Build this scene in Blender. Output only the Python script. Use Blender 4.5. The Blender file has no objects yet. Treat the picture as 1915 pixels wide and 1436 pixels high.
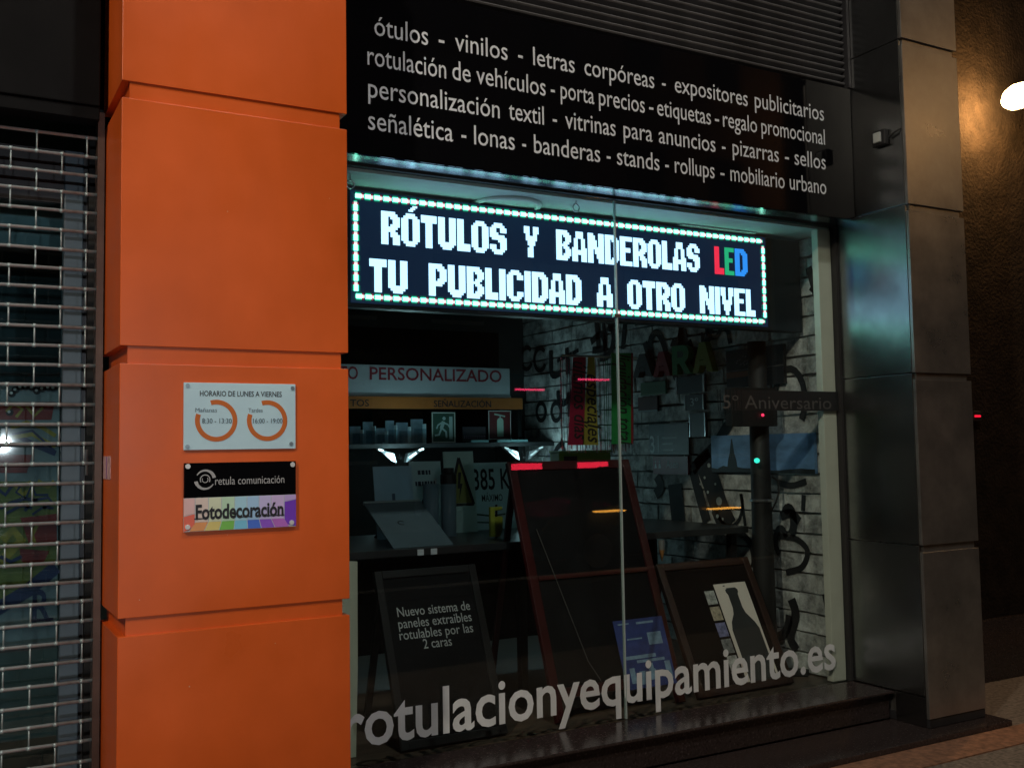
import bpy, bmesh, math, random
from mathutils import Vector, Matrix

# ------------------------------------------------------------------ camera
SC = bpy.context.scene
COL = SC.collection
R = math.radians
H = 1.372
YAW, PITCH, ROLL, FOC = R(29.2812), R(3.7100), R(-0.9466), 1914.25
_F = Vector((math.sin(YAW) * math.cos(PITCH), math.cos(YAW) * math.cos(PITCH), math.sin(PITCH)))
_R = Vector((math.cos(YAW), -math.sin(YAW), 0))
_U = _R.cross(_F)
RIGHT = _R * math.cos(ROLL) + _U * math.sin(ROLL)
UP = _U * math.cos(ROLL) - _R * math.sin(ROLL)
CAM = Vector((0, 0, H))
cam_data = bpy.data.cameras.new('camera')
cam = bpy.data.objects.new('camera', cam_data)
COL.objects.link(cam)
m3 = Matrix((RIGHT, UP, -_F)).transposed()
cam.matrix_world = Matrix.Translation(CAM) @ m3.to_4x4()
cam_data.sensor_width = 36
cam_data.lens = FOC / 1915 * 36
cam_data.clip_start = 0.05
cam_data.clip_end = 500
SC.camera = cam

# ------------------------------------------------------------------ night sky
world = bpy.data.worlds.new('World')
SC.world = world
world.use_nodes = True
wn = world.node_tree
wn.nodes.clear()
wo = wn.nodes.new('ShaderNodeOutputWorld')
wb = wn.nodes.new('ShaderNodeBackground')
ws = wn.nodes.new('ShaderNodeTexSky')
ws.sky_type = 'NISHITA'
ws.sun_disc = False
ws.sun_elevation = R(-4)
ws.sun_rotation = R(200)
wb.inputs['Strength'].default_value = 0.004
wn.links.new(ws.outputs[0], wb.inputs[0])
wn.links.new(wb.outputs[0], wo.inputs[0])

SC.view_settings.view_transform = 'Standard'
SC.view_settings.look = 'None'
SC.view_settings.exposure = 0
SC.view_settings.gamma = 1
SC.cycles.transparent_max_bounces = 24
SC.cycles.max_bounces = 10
SC.cycles.sample_clamp_indirect = 4

random.seed(7)

def at(u, v, Y=None, X=None, Z=None):
    """design aid: the point of a real plane (Y, X or Z) seen at a photograph pixel"""
    d = _F * FOC + RIGHT * (u - 957.5) - UP * (v - 718)
    t = Y / d.y if Y is not None else (X / d.x if X is not None else (Z - H) / d.z)
    return CAM + d * t

# ------------------------------------------------------------------ materials
MATS = {}

def mat(name, col, rough=0.5, metal=0.0, var=0.12, scale=6.0, bump=0.0, bscale=60.0, spec=0.5, emit=None, estr=1.0,
        stretch=None, coat=0.0, rvar=0.0, aniso=0.0):
    if name in MATS:
        return MATS[name]
    m = bpy.data.materials.new(name)
    m.use_nodes = True
    nt = m.node_tree
    b = nt.nodes['Principled BSDF']
    b.inputs['Base Color'].default_value = (*col, 1)
    b.inputs['Roughness'].default_value = rough
    b.inputs['Metallic'].default_value = metal
    b.inputs['Specular IOR Level'].default_value = spec
    b.inputs['Coat Weight'].default_value = coat
    if aniso:
        b.inputs['Anisotropic'].default_value = aniso
    tc = nt.nodes.new('ShaderNodeTexCoord')
    mp = nt.nodes.new('ShaderNodeMapping')
    if stretch:
        mp.inputs['Scale'].default_value = stretch
    nt.links.new(tc.outputs['Object'], mp.inputs[0])
    if var > 0:
        n = nt.nodes.new('ShaderNodeTexNoise')
        n.inputs['Scale'].default_value = scale
        n.inputs['Detail'].default_value = 5
        n.inputs['Roughness'].default_value = 0.6
        nt.links.new(mp.outputs[0], n.inputs[0])
        r = nt.nodes.new('ShaderNodeValToRGB')
        r.color_ramp.elements[0].position = 0.3
        r.color_ramp.elements[1].position = 0.7
        r.color_ramp.elements[0].color = (*[c * (1 - var) for c in col], 1)
        r.color_ramp.elements[1].color = (*[min(1, c * (1 + var)) for c in col], 1)
        nt.links.new(n.outputs['Fac'], r.inputs[0])
        nt.links.new(r.outputs[0], b.inputs['Base Color'])
        if rvar > 0:
            mr = nt.nodes.new('ShaderNodeMapRange')
            mr.inputs['From Min'].default_value = 0.3
            mr.inputs['From Max'].default_value = 0.7
            mr.inputs['To Min'].default_value = max(0.02, rough - rvar)
            mr.inputs['To Max'].default_value = min(1, rough + rvar)
            nt.links.new(n.outputs['Fac'], mr.inputs['Value'])
            nt.links.new(mr.outputs[0], b.inputs['Roughness'])
    if bump > 0:
        n2 = nt.nodes.new('ShaderNodeTexNoise')
        n2.inputs['Scale'].default_value = bscale
        n2.inputs['Detail'].default_value = 3
        nt.links.new(mp.outputs[0], n2.inputs[0])
        bp = nt.nodes.new('ShaderNodeBump')
        bp.inputs['Strength'].default_value = bump
        bp.inputs['Distance'].default_value = 0.01
        nt.links.new(n2.outputs['Fac'], bp.inputs['Height'])
        nt.links.new(bp.outputs[0], b.inputs['Normal'])
    if emit:
        b.inputs['Emission Color'].default_value = (*emit, 1)
        b.inputs['Emission Strength'].default_value = estr
    MATS[name] = m
    return m

def add_streaks(m, amount=0.2):
    """faint rain streaks and rubbed patches that belong to the paint"""
    nt = m.node_tree
    b = nt.nodes['Principled BSDF']
    src = b.inputs['Base Color'].links[0].from_socket
    tc = nt.nodes.new('ShaderNodeTexCoord')
    mp = nt.nodes.new('ShaderNodeMapping'); mp.inputs['Scale'].default_value = (2.5, 2.5, 1.1)
    n = nt.nodes.new('ShaderNodeTexNoise'); n.inputs['Scale'].default_value = 1.0; n.inputs['Detail'].default_value = 6
    nt.links.new(tc.outputs['Object'], mp.inputs[0]); nt.links.new(mp.outputs[0], n.inputs[0])
    mr = nt.nodes.new('ShaderNodeMapRange')
    mr.inputs['From Min'].default_value = 0.35; mr.inputs['From Max'].default_value = 0.75
    mr.inputs['To Min'].default_value = 1.0; mr.inputs['To Max'].default_value = 1.0 - amount
    nt.links.new(n.outputs['Fac'], mr.inputs['Value'])
    mx = nt.nodes.new('ShaderNodeMix'); mx.data_type = 'RGBA'; mx.blend_type = 'MULTIPLY'; mx.inputs['Factor'].default_value = 1
    nt.links.new(src, mx.inputs[6]); nt.links.new(mr.outputs[0], mx.inputs[7])
    nt.links.new(mx.outputs[2], b.inputs['Base Color'])

def add_specks(m, col, scale=55.0, thr=0.035, keep=0.5):
    """small paint chips with a shape of their own, scattered by a voronoi"""
    nt = m.node_tree
    b = nt.nodes['Principled BSDF']
    src = b.inputs['Base Color'].links[0].from_socket
    tc = nt.nodes.new('ShaderNodeTexCoord')
    v = nt.nodes.new('ShaderNodeTexVoronoi')
    v.inputs['Scale'].default_value = scale
    nt.links.new(tc.outputs['Object'], v.inputs[0])
    lt = nt.nodes.new('ShaderNodeMath'); lt.operation = 'LESS_THAN'
    lt.inputs[1].default_value = thr
    nt.links.new(v.outputs['Distance'], lt.inputs[0])
    sp = nt.nodes.new('ShaderNodeSeparateColor')
    nt.links.new(v.outputs['Color'], sp.inputs[0])
    g = nt.nodes.new('ShaderNodeMath'); g.operation = 'GREATER_THAN'
    g.inputs[1].default_value = keep
    nt.links.new(sp.outputs[0], g.inputs[0])
    mu = nt.nodes.new('ShaderNodeMath'); mu.operation = 'MULTIPLY'
    nt.links.new(lt.outputs[0], mu.inputs[0]); nt.links.new(g.outputs[0], mu.inputs[1])
    mx = nt.nodes.new('ShaderNodeMix'); mx.data_type = 'RGBA'
    nt.links.new(mu.outputs[0], mx.inputs['Factor'])
    nt.links.new(src, mx.inputs[6])
    mx.inputs[7].default_value = (*col, 1)
    nt.links.new(mx.outputs[2], b.inputs['Base Color'])

def opal(m, fac=0.5):
    """paper and opal sheet let light through from behind"""
    nt = m.node_tree
    if nt.nodes.get('opal'):
        return m
    out = nt.nodes['Material Output']; b = nt.nodes['Principled BSDF']
    tr = nt.nodes.new('ShaderNodeBsdfTranslucent'); tr.name = 'opal'
    if b.inputs['Base Color'].links:
        nt.links.new(b.inputs['Base Color'].links[0].from_socket, tr.inputs[0])
    mx = nt.nodes.new('ShaderNodeMixShader'); mx.inputs[0].default_value = fac
    nt.links.new(b.outputs[0], mx.inputs[1]); nt.links.new(tr.outputs[0], mx.inputs[2]); nt.links.new(mx.outputs[0], out.inputs[0])
    return m

def glow(name, col, strength):
    return mat(name, (0.02, 0.02, 0.02), 0.5, var=0, emit=col, estr=strength)

def glass_mat(name, tint=(1, 1, 1), f0=0.045, rough=0.0, dirt=0.0):
    m = bpy.data.materials.new(name)
    m.use_nodes = True
    nt = m.node_tree
    nt.nodes.clear()
    L = nt.links.new
    out = nt.nodes.new('ShaderNodeOutputMaterial')
    tr = nt.nodes.new('ShaderNodeBsdfTransparent'); tr.inputs[0].default_value = (*tint, 1)
    gl = nt.nodes.new('ShaderNodeBsdfGlossy'); gl.inputs['Roughness'].default_value = rough
    geo = nt.nodes.new('ShaderNodeNewGeometry')
    dot = nt.nodes.new('ShaderNodeVectorMath'); dot.operation = 'DOT_PRODUCT'
    L(geo.outputs['Normal'], dot.inputs[0]); L(geo.outputs['Incoming'], dot.inputs[1])
    ab = nt.nodes.new('ShaderNodeMath'); ab.operation = 'ABSOLUTE'; L(dot.outputs['Value'], ab.inputs[0])
    om = nt.nodes.new('ShaderNodeMath'); om.operation = 'SUBTRACT'; om.inputs[0].default_value = 1; L(ab.outputs[0], om.inputs[1])
    pw = nt.nodes.new('ShaderNodeMath'); pw.operation = 'POWER'; pw.inputs[1].default_value = 5; L(om.outputs[0], pw.inputs[0])
    ma = nt.nodes.new('ShaderNodeMath'); ma.operation = 'MULTIPLY_ADD'
    ma.inputs[1].default_value = 1 - f0; ma.inputs[2].default_value = f0; L(pw.outputs[0], ma.inputs[0])
    mx = nt.nodes.new('ShaderNodeMixShader'); L(ma.outputs[0], mx.inputs[0]); L(tr.outputs[0], mx.inputs[1]); L(gl.outputs[0], mx.inputs[2])
    fin = mx.outputs[0]
    if dirt > 0:
        tc = nt.nodes.new('ShaderNodeTexCoord')
        v = nt.nodes.new('ShaderNodeTexVoronoi'); v.inputs['Scale'].default_value = 26
        L(tc.outputs['Object'], v.inputs[0])
        lt = nt.nodes.new('ShaderNodeMath'); lt.operation = 'LESS_THAN'; lt.inputs[1].default_value = 0.045
        L(v.outputs['Distance'], lt.inputs[0])
        sp = nt.nodes.new('ShaderNodeSeparateColor'); L(v.outputs['Color'], sp.inputs[0])
        g = nt.nodes.new('ShaderNodeMath'); g.operation = 'GREATER_THAN'; g.inputs[1].default_value = 0.55
        L(sp.outputs[0], g.inputs[0])
        n = nt.nodes.new('ShaderNodeTexNoise'); n.inputs['Scale'].default_value = 2.5; n.inputs['Detail'].default_value = 6
        L(tc.outputs['Object'], n.inputs[0])
        mr = nt.nodes.new('ShaderNodeMapRange'); mr.inputs['From Min'].default_value = 0.45; mr.inputs['From Max'].default_value = 0.8
        mr.inputs['To Max'].default_value = dirt; L(n.outputs['Fac'], mr.inputs['Value'])
        mu = nt.nodes.new('ShaderNodeMath'); mu.operation = 'MULTIPLY'; L(lt.outputs[0], mu.inputs[0]); L(g.outputs[0], mu.inputs[1])
        m3_ = nt.nodes.new('ShaderNodeMath'); m3_.operation = 'MULTIPLY_ADD'; m3_.inputs[1].default_value = 0.25
        L(mu.outputs[0], m3_.inputs[0]); L(mr.outputs[0], m3_.inputs[2])
        df = nt.nodes.new('ShaderNodeBsdfDiffuse'); df.inputs[0].default_value = (0.5, 0.5, 0.5, 1)
        mx2 = nt.nodes.new('ShaderNodeMixShader'); L(m3_.outputs[0], mx2.inputs[0]); L(fin, mx2.inputs[1]); L(df.outputs[0], mx2.inputs[2])
        fin = mx2.outputs[0]
    L(fin, out.inputs[0])
    MATS[name] = m
    return m

# ------------------------------------------------------------------ mesh helpers
class MB:
    def __init__(s):
        s.v, s.f, s.mi = [], [], []
        s.bevel = 0
        s.smooth = False

    def add(s, verts, faces):
        k = len(s.v)
        s.v += [tuple(p) for p in verts]
        s.f += [tuple(i + k for i in f) for f in faces]
        return s

    def box(s, x0, x1, y0, y1, z0, z1):
        v = [(x, y, z) for x in (x0, x1) for y in (y0, y1) for z in (z0, z1)]
        return s.add(v, [(0, 1, 3, 2), (4, 6, 7, 5), (0, 4, 5, 1), (2, 3, 7, 6), (0, 2, 6, 4), (1, 5, 7, 3)])

    def obox(s, o, a, b, c, ra, rb, rc):
        v = [o + a * x + b * y + c * z for x in ra for y in rb for z in rc]
        return s.add(v, [(0, 1, 3, 2), (4, 6, 7, 5), (0, 4, 5, 1), (2, 3, 7, 6), (0, 2, 6, 4), (1, 5, 7, 3)])

    def prism(s, pts, o, a, b, n, t0, t1):
        """polygon pts in plane (o,a,b), thick along n from t0 to t1"""
        k = len(pts)
        v = [o + a * p[0] + b * p[1] + n * t0 for p in pts] + [o + a * p[0] + b * p[1] + n * t1 for p in pts]
        f = [tuple(range(k))[::-1], tuple(range(k, 2 * k))] + [(i, (i + 1) % k, k + (i + 1) % k, k + i) for i in range(k)]
        return s.add(v, f)

    def arc(s, c, r0, r1, a0, a1, o, a, b, n, t0, t1, seg=28):
        for i in range(seg):
            u0 = a0 + (a1 - a0) * i / seg; u1 = a0 + (a1 - a0) * (i + 1) / seg
            ta = i / seg
            q = [(c[0] + r * math.cos(t), c[1] + r * math.sin(t)) for r, t in ((r0, u0), (r1, u0), (r1, u1), (r0, u1))]
            s.prism(q, o, a, b, n, t0, t1)
        return s

    def disc(s, c, r, o, a, b, n, t0, t1, seg=16, ry=None):
        ry = ry or r
        return s.prism([(c[0] + r * math.cos(2 * math.pi * i / seg), c[1] + ry * math.sin(2 * math.pi * i / seg)) for i in range(seg)], o, a, b, n, t0, t1)

    def stroke(s, pts, w, o, a, b, n, t0, t1):
        """a flat painted line of width w along pts (mitred)"""
        P = [Vector((p[0], p[1])) for p in pts]
        Lf, Rt = [], []
        for i, p in enumerate(P):
            d = (P[min(i + 1, len(P) - 1)] - P[max(i - 1, 0)])
            if d.length < 1e-9:
                d = Vector((1, 0))
            d.normalize()
            q = Vector((-d.y, d.x))
            ww = w(i / (len(P) - 1)) if callable(w) else w
            Lf.append(p + q * ww / 2); Rt.append(p - q * ww / 2)
        for i in range(len(P) - 1):
            s.prism([Rt[i], Rt[i + 1], Lf[i + 1], Lf[i]], o, a, b, n, t0, t1)
        return s

    def tube(s, p0, p1, r, seg=10, r1=None):
        p0, p1 = Vector(p0), Vector(p1)
        r1 = r if r1 is None else r1
        d = (p1 - p0).normalized()
        q = d.orthogonal().normalized()
        w = d.cross(q)
        v = [p0 + (q * math.cos(t) + w * math.sin(t)) * r for t in [2 * math.pi * i / seg for i in range(seg)]]
        v += [p1 + (q * math.cos(t) + w * math.sin(t)) * r1 for t in [2 * math.pi * i / seg for i in range(seg)]]
        f = [(i, (i + 1) % seg, seg + (i + 1) % seg, seg + i) for i in range(seg)] + [tuple(range(seg))[::-1], tuple(range(seg, 2 * seg))]
        return s.add(v, f)

    def path(s, pts, r, seg=8):
        for i in range(len(pts) - 1):
            s.tube(pts[i], pts[i + 1], r, seg)
        return s

    def lathe(s, prof, c, seg=20):
        c = Vector(c)
        k = len(prof)
        v = []
        for i in range(seg):
            t = 2 * math.pi * i / seg
            v += [c + Vector((r * math.cos(t), r * math.sin(t), z)) for r, z in prof]
        f = []
        for i in range(seg):
            j = (i + 1) % seg
            f += [(i * k + q, j * k + q, j * k + q + 1, i * k + q + 1) for q in range(k - 1)]
        f += [tuple(i * k + k - 1 for i in range(seg)), tuple(i * k for i in range(seg))[::-1]]
        return s.add(v, f)

WLOC = {}

def link(o, parent=None):
    COL.objects.link(o)
    if parent is not None:
        o.parent = parent

def obj(name, mb, m, parent=None, label=None, kind=None, bevel=0.0, smooth=False):
    base = WLOC.get(parent.name, Vector((0, 0, 0))) if parent is not None else Vector((0, 0, 0))
    me = bpy.data.meshes.new(name)
    me.from_pydata([tuple(Vector(v) - base) for v in mb.v], [], mb.f)
    if bevel > 0 or True:
        bm = bmesh.new(); bm.from_mesh(me)
        bmesh.ops.recalc_face_normals(bm, faces=bm.faces)
        if bevel > 0:
            bmesh.ops.bevel(bm, geom=list(bm.edges), offset=bevel, segments=2, affect='EDGES', profile=0.5, clamp_overlap=True)
        bm.to_mesh(me); bm.free()
    if smooth:
        for p in me.polygons:
            p.use_smooth = True
    me.materials.append(m)
    o = bpy.data.objects.new(name, me)
    link(o, parent)
    if parent is not None:
        WLOC[o.name] = base
    if label: o['label'] = label
    if kind: o['kind'] = kind
    return o

def struct(name, mb, m, bevel=0.0):
    return obj(name, mb, m, kind='structure', bevel=bevel)

def thing(name, label, cat, loc, group=None, kind=None):
    o = bpy.data.objects.new(name, None)
    o.empty_display_size = 0.1
    o.location = loc
    COL.objects.link(o)
    WLOC[o.name] = Vector(loc)
    o['label'] = label; o['category'] = cat
    if group: o['group'] = group
    return o

def rep(name, mesh, loc, parent, scale=None, rot=None):
    """one more piece sharing mesh data with its alikes"""
    o = bpy.data.objects.new(name, mesh)
    o.location = Vector(loc) - WLOC[parent.name]
    if scale: o.scale = scale
    if rot: o.rotation_euler = rot
    link(o, parent)
    return o

def mesh_of(name, mb, m, bevel=0.0, smooth=False):
    me = bpy.data.meshes.new(name)
    me.from_pydata(mb.v, [], mb.f)
    bm = bmesh.new(); bm.from_mesh(me)
    bmesh.ops.recalc_face_normals(bm, faces=bm.faces)
    if bevel:
        bmesh.ops.bevel(bm, geom=list(bm.edges), offset=bevel, segments=1, affect='EDGES', profile=0.5, clamp_overlap=True)
    bm.to_mesh(me); bm.free()
    if smooth:
        for p in me.polygons: p.use_smooth = True
    me.materials.append(m)
    return me

_XH = {}

def glyphs(body, off=0.0, spacing=1.0, wordsp=1.0, shear=0.0):
    c = bpy.data.curves.new('lettering_curve', 'FONT')
    c.body = body
    c.size = 1
    c.offset = off
    c.resolution_u = 3
    c.space_character = spacing
    c.space_word = wordsp
    c.shear = shear
    o = bpy.data.objects.new('lettering_curve', c)
    COL.objects.link(o)
    dg = bpy.context.evaluated_depsgraph_get()
    dg.update()
    e = o.evaluated_get(dg)
    me = e.to_mesh()
    v = [(p.co.x, p.co.y) for p in me.vertices]
    f = [tuple(p.vertices) for p in me.polygons]
    e.to_mesh_clear()
    bpy.data.objects.remove(o)
    bpy.data.curves.remove(c)
    return v, f

def text(mb, body, o, a, b, n, x0, x1, base, xh, off=0.0, t=0.001, spacing=1.0, wordsp=1.0, shear=0.0, cap=None):
    """lettering lying on plane (o,a,b) between x0 and x1, baseline base, x-height xh (or capital height cap)"""
    ref = 'H' if cap else 'x'
    if ref not in _XH:
        v, _ = glyphs(ref); _XH[ref] = max(p[1] for p in v) - min(p[1] for p in v)
    v, f = glyphs(body, off, spacing, wordsp, shear)
    lo = min(p[0] for p in v); hi = max(p[0] for p in v)
    sx = (x1 - x0) / (hi - lo)
    sy = (cap or xh) / _XH[ref]
    k = len(mb.v)
    mb.v += [tuple(o + a * (x0 + (p[0] - lo) * sx) + b * (base + p[1] * sy) + n * t) for p in v]
    mb.f += [tuple(i + k for i in q) for q in f]
    return mb

VX, VY, VZ = Vector((1, 0, 0)), Vector((0, 1, 0)), Vector((0, 0, 1))
O0 = Vector((0, 0, 0))

def front(Y):   # plane facing the street at depth Y: coordinates are world X, Z
    return (Vector((0, Y, 0)), VX, VZ, -VY)

# ------------------------------------------------------------------ palette
orange = mat('orange_lacquer', (0.80, 0.128, 0.015), 0.36, var=0.12, scale=1.7, bump=0.05, bscale=5, rvar=0.09)
add_streaks(orange, 0.20)
add_specks(orange, (0.75, 0.6, 0.5), 26, 0.045, 0.90)
steel = mat('brushed_steel', (0.30, 0.29, 0.275), 0.30, metal=0.80, var=0.28, scale=4.5, bump=0.012, bscale=3, rvar=0.04)
steel_flank = mat('brushed_steel_flank', (0.29, 0.30, 0.30), 0.27, metal=1.0, var=0.22, scale=4)
granite = mat('polished_dark_granite', (0.035, 0.026, 0.025), 0.22, var=0.5, scale=90, rvar=0.08)
black_gloss = mat('black_gloss', (0.004, 0.004, 0.005), 0.05, var=0.1, scale=3, spec=0.35)
black_matt = mat('black_matt', (0.012, 0.012, 0.013), 0.6, var=0.25)
dark_metal = mat('dark_metal', (0.05, 0.05, 0.055), 0.45, metal=0.6, var=0.2)
alu = mat('aluminium', (0.6, 0.6, 0.62), 0.28, metal=0.95, var=0.1)
galv = mat('galvanised_tube', (0.40, 0.50, 0.52), 0.45, metal=0.4, var=0.18, scale=30)
white_print = mat('white_vinyl', (0.74, 0.78, 0.82), 0.55, var=0.08, scale=14)
vinyl_grey = mat('grey_vinyl', (0.74, 0.78, 0.80), 0.5, var=0.14, scale=5)
white_paint = mat('white_paint', (0.72, 0.74, 0.73), 0.5, var=0.06)
cream_paint = mat('cream_painted_frame', (0.66, 0.64, 0.55), 0.45, var=0.07)
ink = mat('dark_ink', (0.02, 0.02, 0.025), 0.6, var=0.1)
plate_blue = mat('brushed_plate', (0.58, 0.82, 0.98), 0.38, metal=0.0, var=0.12, scale=2.5, rvar=0.08)
orange_print = mat('orange_print', (0.62, 0.15, 0.02), 0.5, var=0.06)
red_paint = mat('red_lacquered_wood', (0.038, 0.004, 0.005), 0.35, var=0.2, scale=12)
wood = mat('dark_stained_wood', (0.032, 0.012, 0.008), 0.4, var=0.35, scale=8, stretch=(8, 8, 1))
chalk = mat('chalkboard_black', (0.007, 0.007, 0.008), 0.6, var=0.35, scale=5, spec=0.1)
pave = mat('pavement_concrete', (0.155, 0.125, 0.10), 0.85, var=0.6, scale=45, bump=0.6, bscale=70)
asphalt = mat('asphalt', (0.03, 0.03, 0.032), 0.9, var=0.3, scale=40, bump=0.4)
glass = glass_mat('shop_glass', (0.93, 0.97, 0.96), 0.045, 0.0, dirt=0.0015)
acrylic = glass_mat('clear_acrylic', (0.75, 0.85, 0.88), 0.06, 0.03)
plaster_dark = mat('dark_stucco', (0.019, 0.013, 0.009), 0.95, var=0.4, scale=10, bump=0.8, spec=0.1, bscale=55)
ceil_white = mat('ceiling_paint', (0.55, 0.58, 0.58), 0.7, var=0.05)
dark_wall = mat('dark_interior_paint', (0.035, 0.04, 0.04), 0.7, var=0.15)
floor_m = mat('shop_floor_laminate', (0.10, 0.07, 0.05), 0.4, var=0.3, scale=6, stretch=(1, 8, 1))
brown_wall = mat('brown_render', (0.20, 0.13, 0.085), 0.9, var=0.2, scale=3)
rubber = mat('black_rubber', (0.015, 0.015, 0.015), 0.7, var=0.1)

P1, PF, PG, PL = 3.335, 3.664, 3.81, 4.05       # column fronts, fascia, glass, led sign
XC = 4.095                                      # inner side of the steel column
XW = 4.12                                       # painted brick wall inside the shop

# ================================================================== SETTING
struct('ground', MB().box(-60, 60, -60, 60, -0.6, -0.13), asphalt)
struct('pavement', MB().box(-12, 30, 1.60, 3.90, -0.125, 0.0), pave)
struct('lane', MB().box(-12, 30, -1.30, 1.598, -0.125, -0.006), asphalt)
struct('lamp_strip', MB().box(-12, 30, -1.9, -1.302, -0.125, 0.0), asphalt)
struct('kerb', MB().box(-12, 30, -2.05, -1.903, -0.126, 0.012), mat('kerb_granite', (0.3, 0.29, 0.27), 0.8, var=0.3, scale=60), 0.01)
struct('stone_border', MB().box(-12, 30, 3.03, 3.232, 0.0005, 0.006), mat('reddish_stone', (0.24, 0.115, 0.065), 0.8, var=0.45, scale=30, bump=0.5, bscale=80))
far_pav = struct('far_pavement', MB().box(-20, 40, -16, -10.2, -0.125, 0.0), pave)
struct('floor', MB().box(0.9, 4.8, 3.83, 7.2, 0.004, 0.150), floor_m)
struct('ceiling', MB().box(0.9, 4.5, 3.83, 7.2, 2.50, 2.62), ceil_white)

steps = thing('window_plinth', 'dark polished granite plinth and low step running under the shop window', 'step', (2.7, 3.6, 0.0))
obj('plinth_block', MB().box(1.0, XC - 0.002, 3.565, 3.83, 0.034, 0.158), granite, steps, bevel=0.006)
obj('sill_slab', MB().box(1.0, XC - 0.002, 3.535, 3.80, 0.1585, 0.172), granite, steps, bevel=0.004)
obj('step_slab', MB().box(1.0, 4.56, 3.235, 3.5645, 0.002, 0.032), granite, steps, bevel=0.005)

# ================================================================== ORANGE PILLAR
px0, px1 = 0.484, 1.226
pil = thing('orange_pillar', 'orange metal clad pillar between the roller grille and the shop window', 'pillar', (0.855, 3.5, 0))
obj('core', MB().box(px0 + 0.024, px1 - 0.024, P1 + 0.008, 3.74, 0, 4.4), orange, pil)
zs = [0.004, 0.881, 1.7155, 2.553, 3.386, 4.25]
for i in range(5):
    z0 = zs[i] if i == 0 else zs[i]
    z1 = zs[i + 1] - 0.055
    # each cassette panel wraps the front and both flanks
    obj('panel', MB().box(px0, px1, P1, 3.735, zs[i] if i else 0.004, z1), orange, pil, bevel=0.0018)
stk = MB().box(px0 - 0.002, px0 - 0.0005, 3.50, 3.66, 1.30, 1.375)
s_ = obj('sticker', stk, mat('faded_sticker', (0.66, 0.40, 0.42), 0.6, var=0.35, scale=40), pil, label='pale pink sticker on the side of the pillar')
obj('sticker_stripe', MB().box(px0 - 0.0032, px0 - 0.0022, 3.575, 3.585, 1.302, 1.373), mat('violet_print', (0.3, 0.1, 0.35), 0.6, var=0.1), s_)

# ---- opening hours plate
hx0, hx1, hz0, hz1 = 0.675, 1.037, 1.390, 1.604
hw, hh = hx1 - hx0, hz1 - hz0
def hp(u, v):   # pixel inside the plate in the photograph -> plate coordinates
    return (hx0 + (u - 343.5) / 208.5 * hw, hz1 - (v - 716) / 125.5 * hh)
hrs = thing('opening_hours_plate', 'brushed pale blue metal plate with opening hours and two orange rings on the pillar', 'sign', ((hx0 + hx1) / 2, P1 - 0.006, hz0))
obj('plate', MB().box(hx0, hx1, P1 - 0.008, P1 - 0.0005, hz0, hz1), plate_blue, hrs, bevel=0.0012)
pf = front(P1 - 0.008)
mb = MB()
x0, zb = hp(372, 741); x1, _ = hp(525, 741)
text(mb, 'HORARIO DE LUNES A VIERNES', *pf, x0, x1, zb, 0, off=0.012, cap=0.0165)
obj('title_lettering', mb, ink, hrs)
for (cu, cv, word, wx, hrs_txt, tx) in ((402, 787, 'Mañanas', (364, 403), '8:30 - 13:30', (376, 430)), (497, 787, 'Tardes', (461, 488), '16:00 - 19:00', (470, 526))):
    c = hp(cu, cv)
    obj('hour_ring', MB().arc(c, 0.052, 0.067, R(-200), R(107), *pf, 0.0, 0.001, 40), orange_print, hrs)
    mb = MB()
    a0, zb = hp(wx[0], 771); a1, _ = hp(wx[1], 771)
    text(mb, word, *pf, a0, a1, zb, 0.0085, t=0.0016)
    obj('word_lettering', mb, mat('grey_ink', (0.12, 0.16, 0.2), 0.6, var=0.05), hrs)
    mb = MB()
    a0, zb = hp(tx[0], 792); a1, _ = hp(tx[1], 792)
    text(mb, hrs_txt, *pf, a0, a1, zb, 0, cap=0.0155, t=0.0016)
    obj('hours_lettering', mb, mat('slate_ink', (0.06, 0.09, 0.12), 0.6, var=0.05), hrs)
for (u, v) in ((350, 722), (546, 724), (350, 835), (543, 832)):
    c = hp(u, v)
    obj('screw', MB().disc(c, 0.0065, *pf, 0, 0.003, 12), mat('steel_screw', (0.35, 0.42, 0.46), 0.35, metal=0.8, var=0.15), hrs)

# ---- company plate
cx0, cx1, cz0, cz1 = 0.676, 1.036, 1.134, 1.349
def cp(u, v):
    # the plate leans in perspective; v is measured along its own left/right edges
    f = (u - 343.5) / 208.0
    top = 867 + (861 - 867) * f; bot = 993 + (983 - 993) * f
    return (cx0 + f * (cx1 - cx0), cz1 - (v - top) / (bot - top) * (cz1 - cz0))
cmp_ = thing('company_plate', 'acrylic company plate, black above and rainbow striped below, under the opening hours', 'sign', ((cx0 + cx1) / 2, P1 - 0.006, cz0))
zm = cz0 + 0.49 * (cz1 - cz0)
obj('black_field', MB().box(cx0, cx1, P1 - 0.012, P1 - 0.002, zm, cz1), black_gloss, cmp_)
obj('print_field', MB().box(cx0, cx1, P1 - 0.012, P1 - 0.002, cz0, zm - 0.0003), mat('pale_print', (0.55, 0.62, 0.66), 0.3, var=0.05), cmp_)
pc = front(P1 - 0.012)
W9 = (cx1 - cx0)
hue = [(0.62, 0.12, 0.08), (0.60, 0.26, 0.10), (0.55, 0.46, 0.16), (0.16, 0.42, 0.08), (0.16, 0.44, 0.62), (0.06, 0.14, 0.55), (0.22, 0.08, 0.50), (0.36, 0.12, 0.45), (0.14, 0.04, 0.42)]
pas = [(0.58, 0.38, 0.38), (0.56, 0.46, 0.42), (0.50, 0.54, 0.40), (0.38, 0.54, 0.40), (0.30, 0.50, 0.62), (0.28, 0.44, 0.64), (0.42, 0.38, 0.62), (0.46, 0.36, 0.60), (0.40, 0.30, 0.58)]
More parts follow.
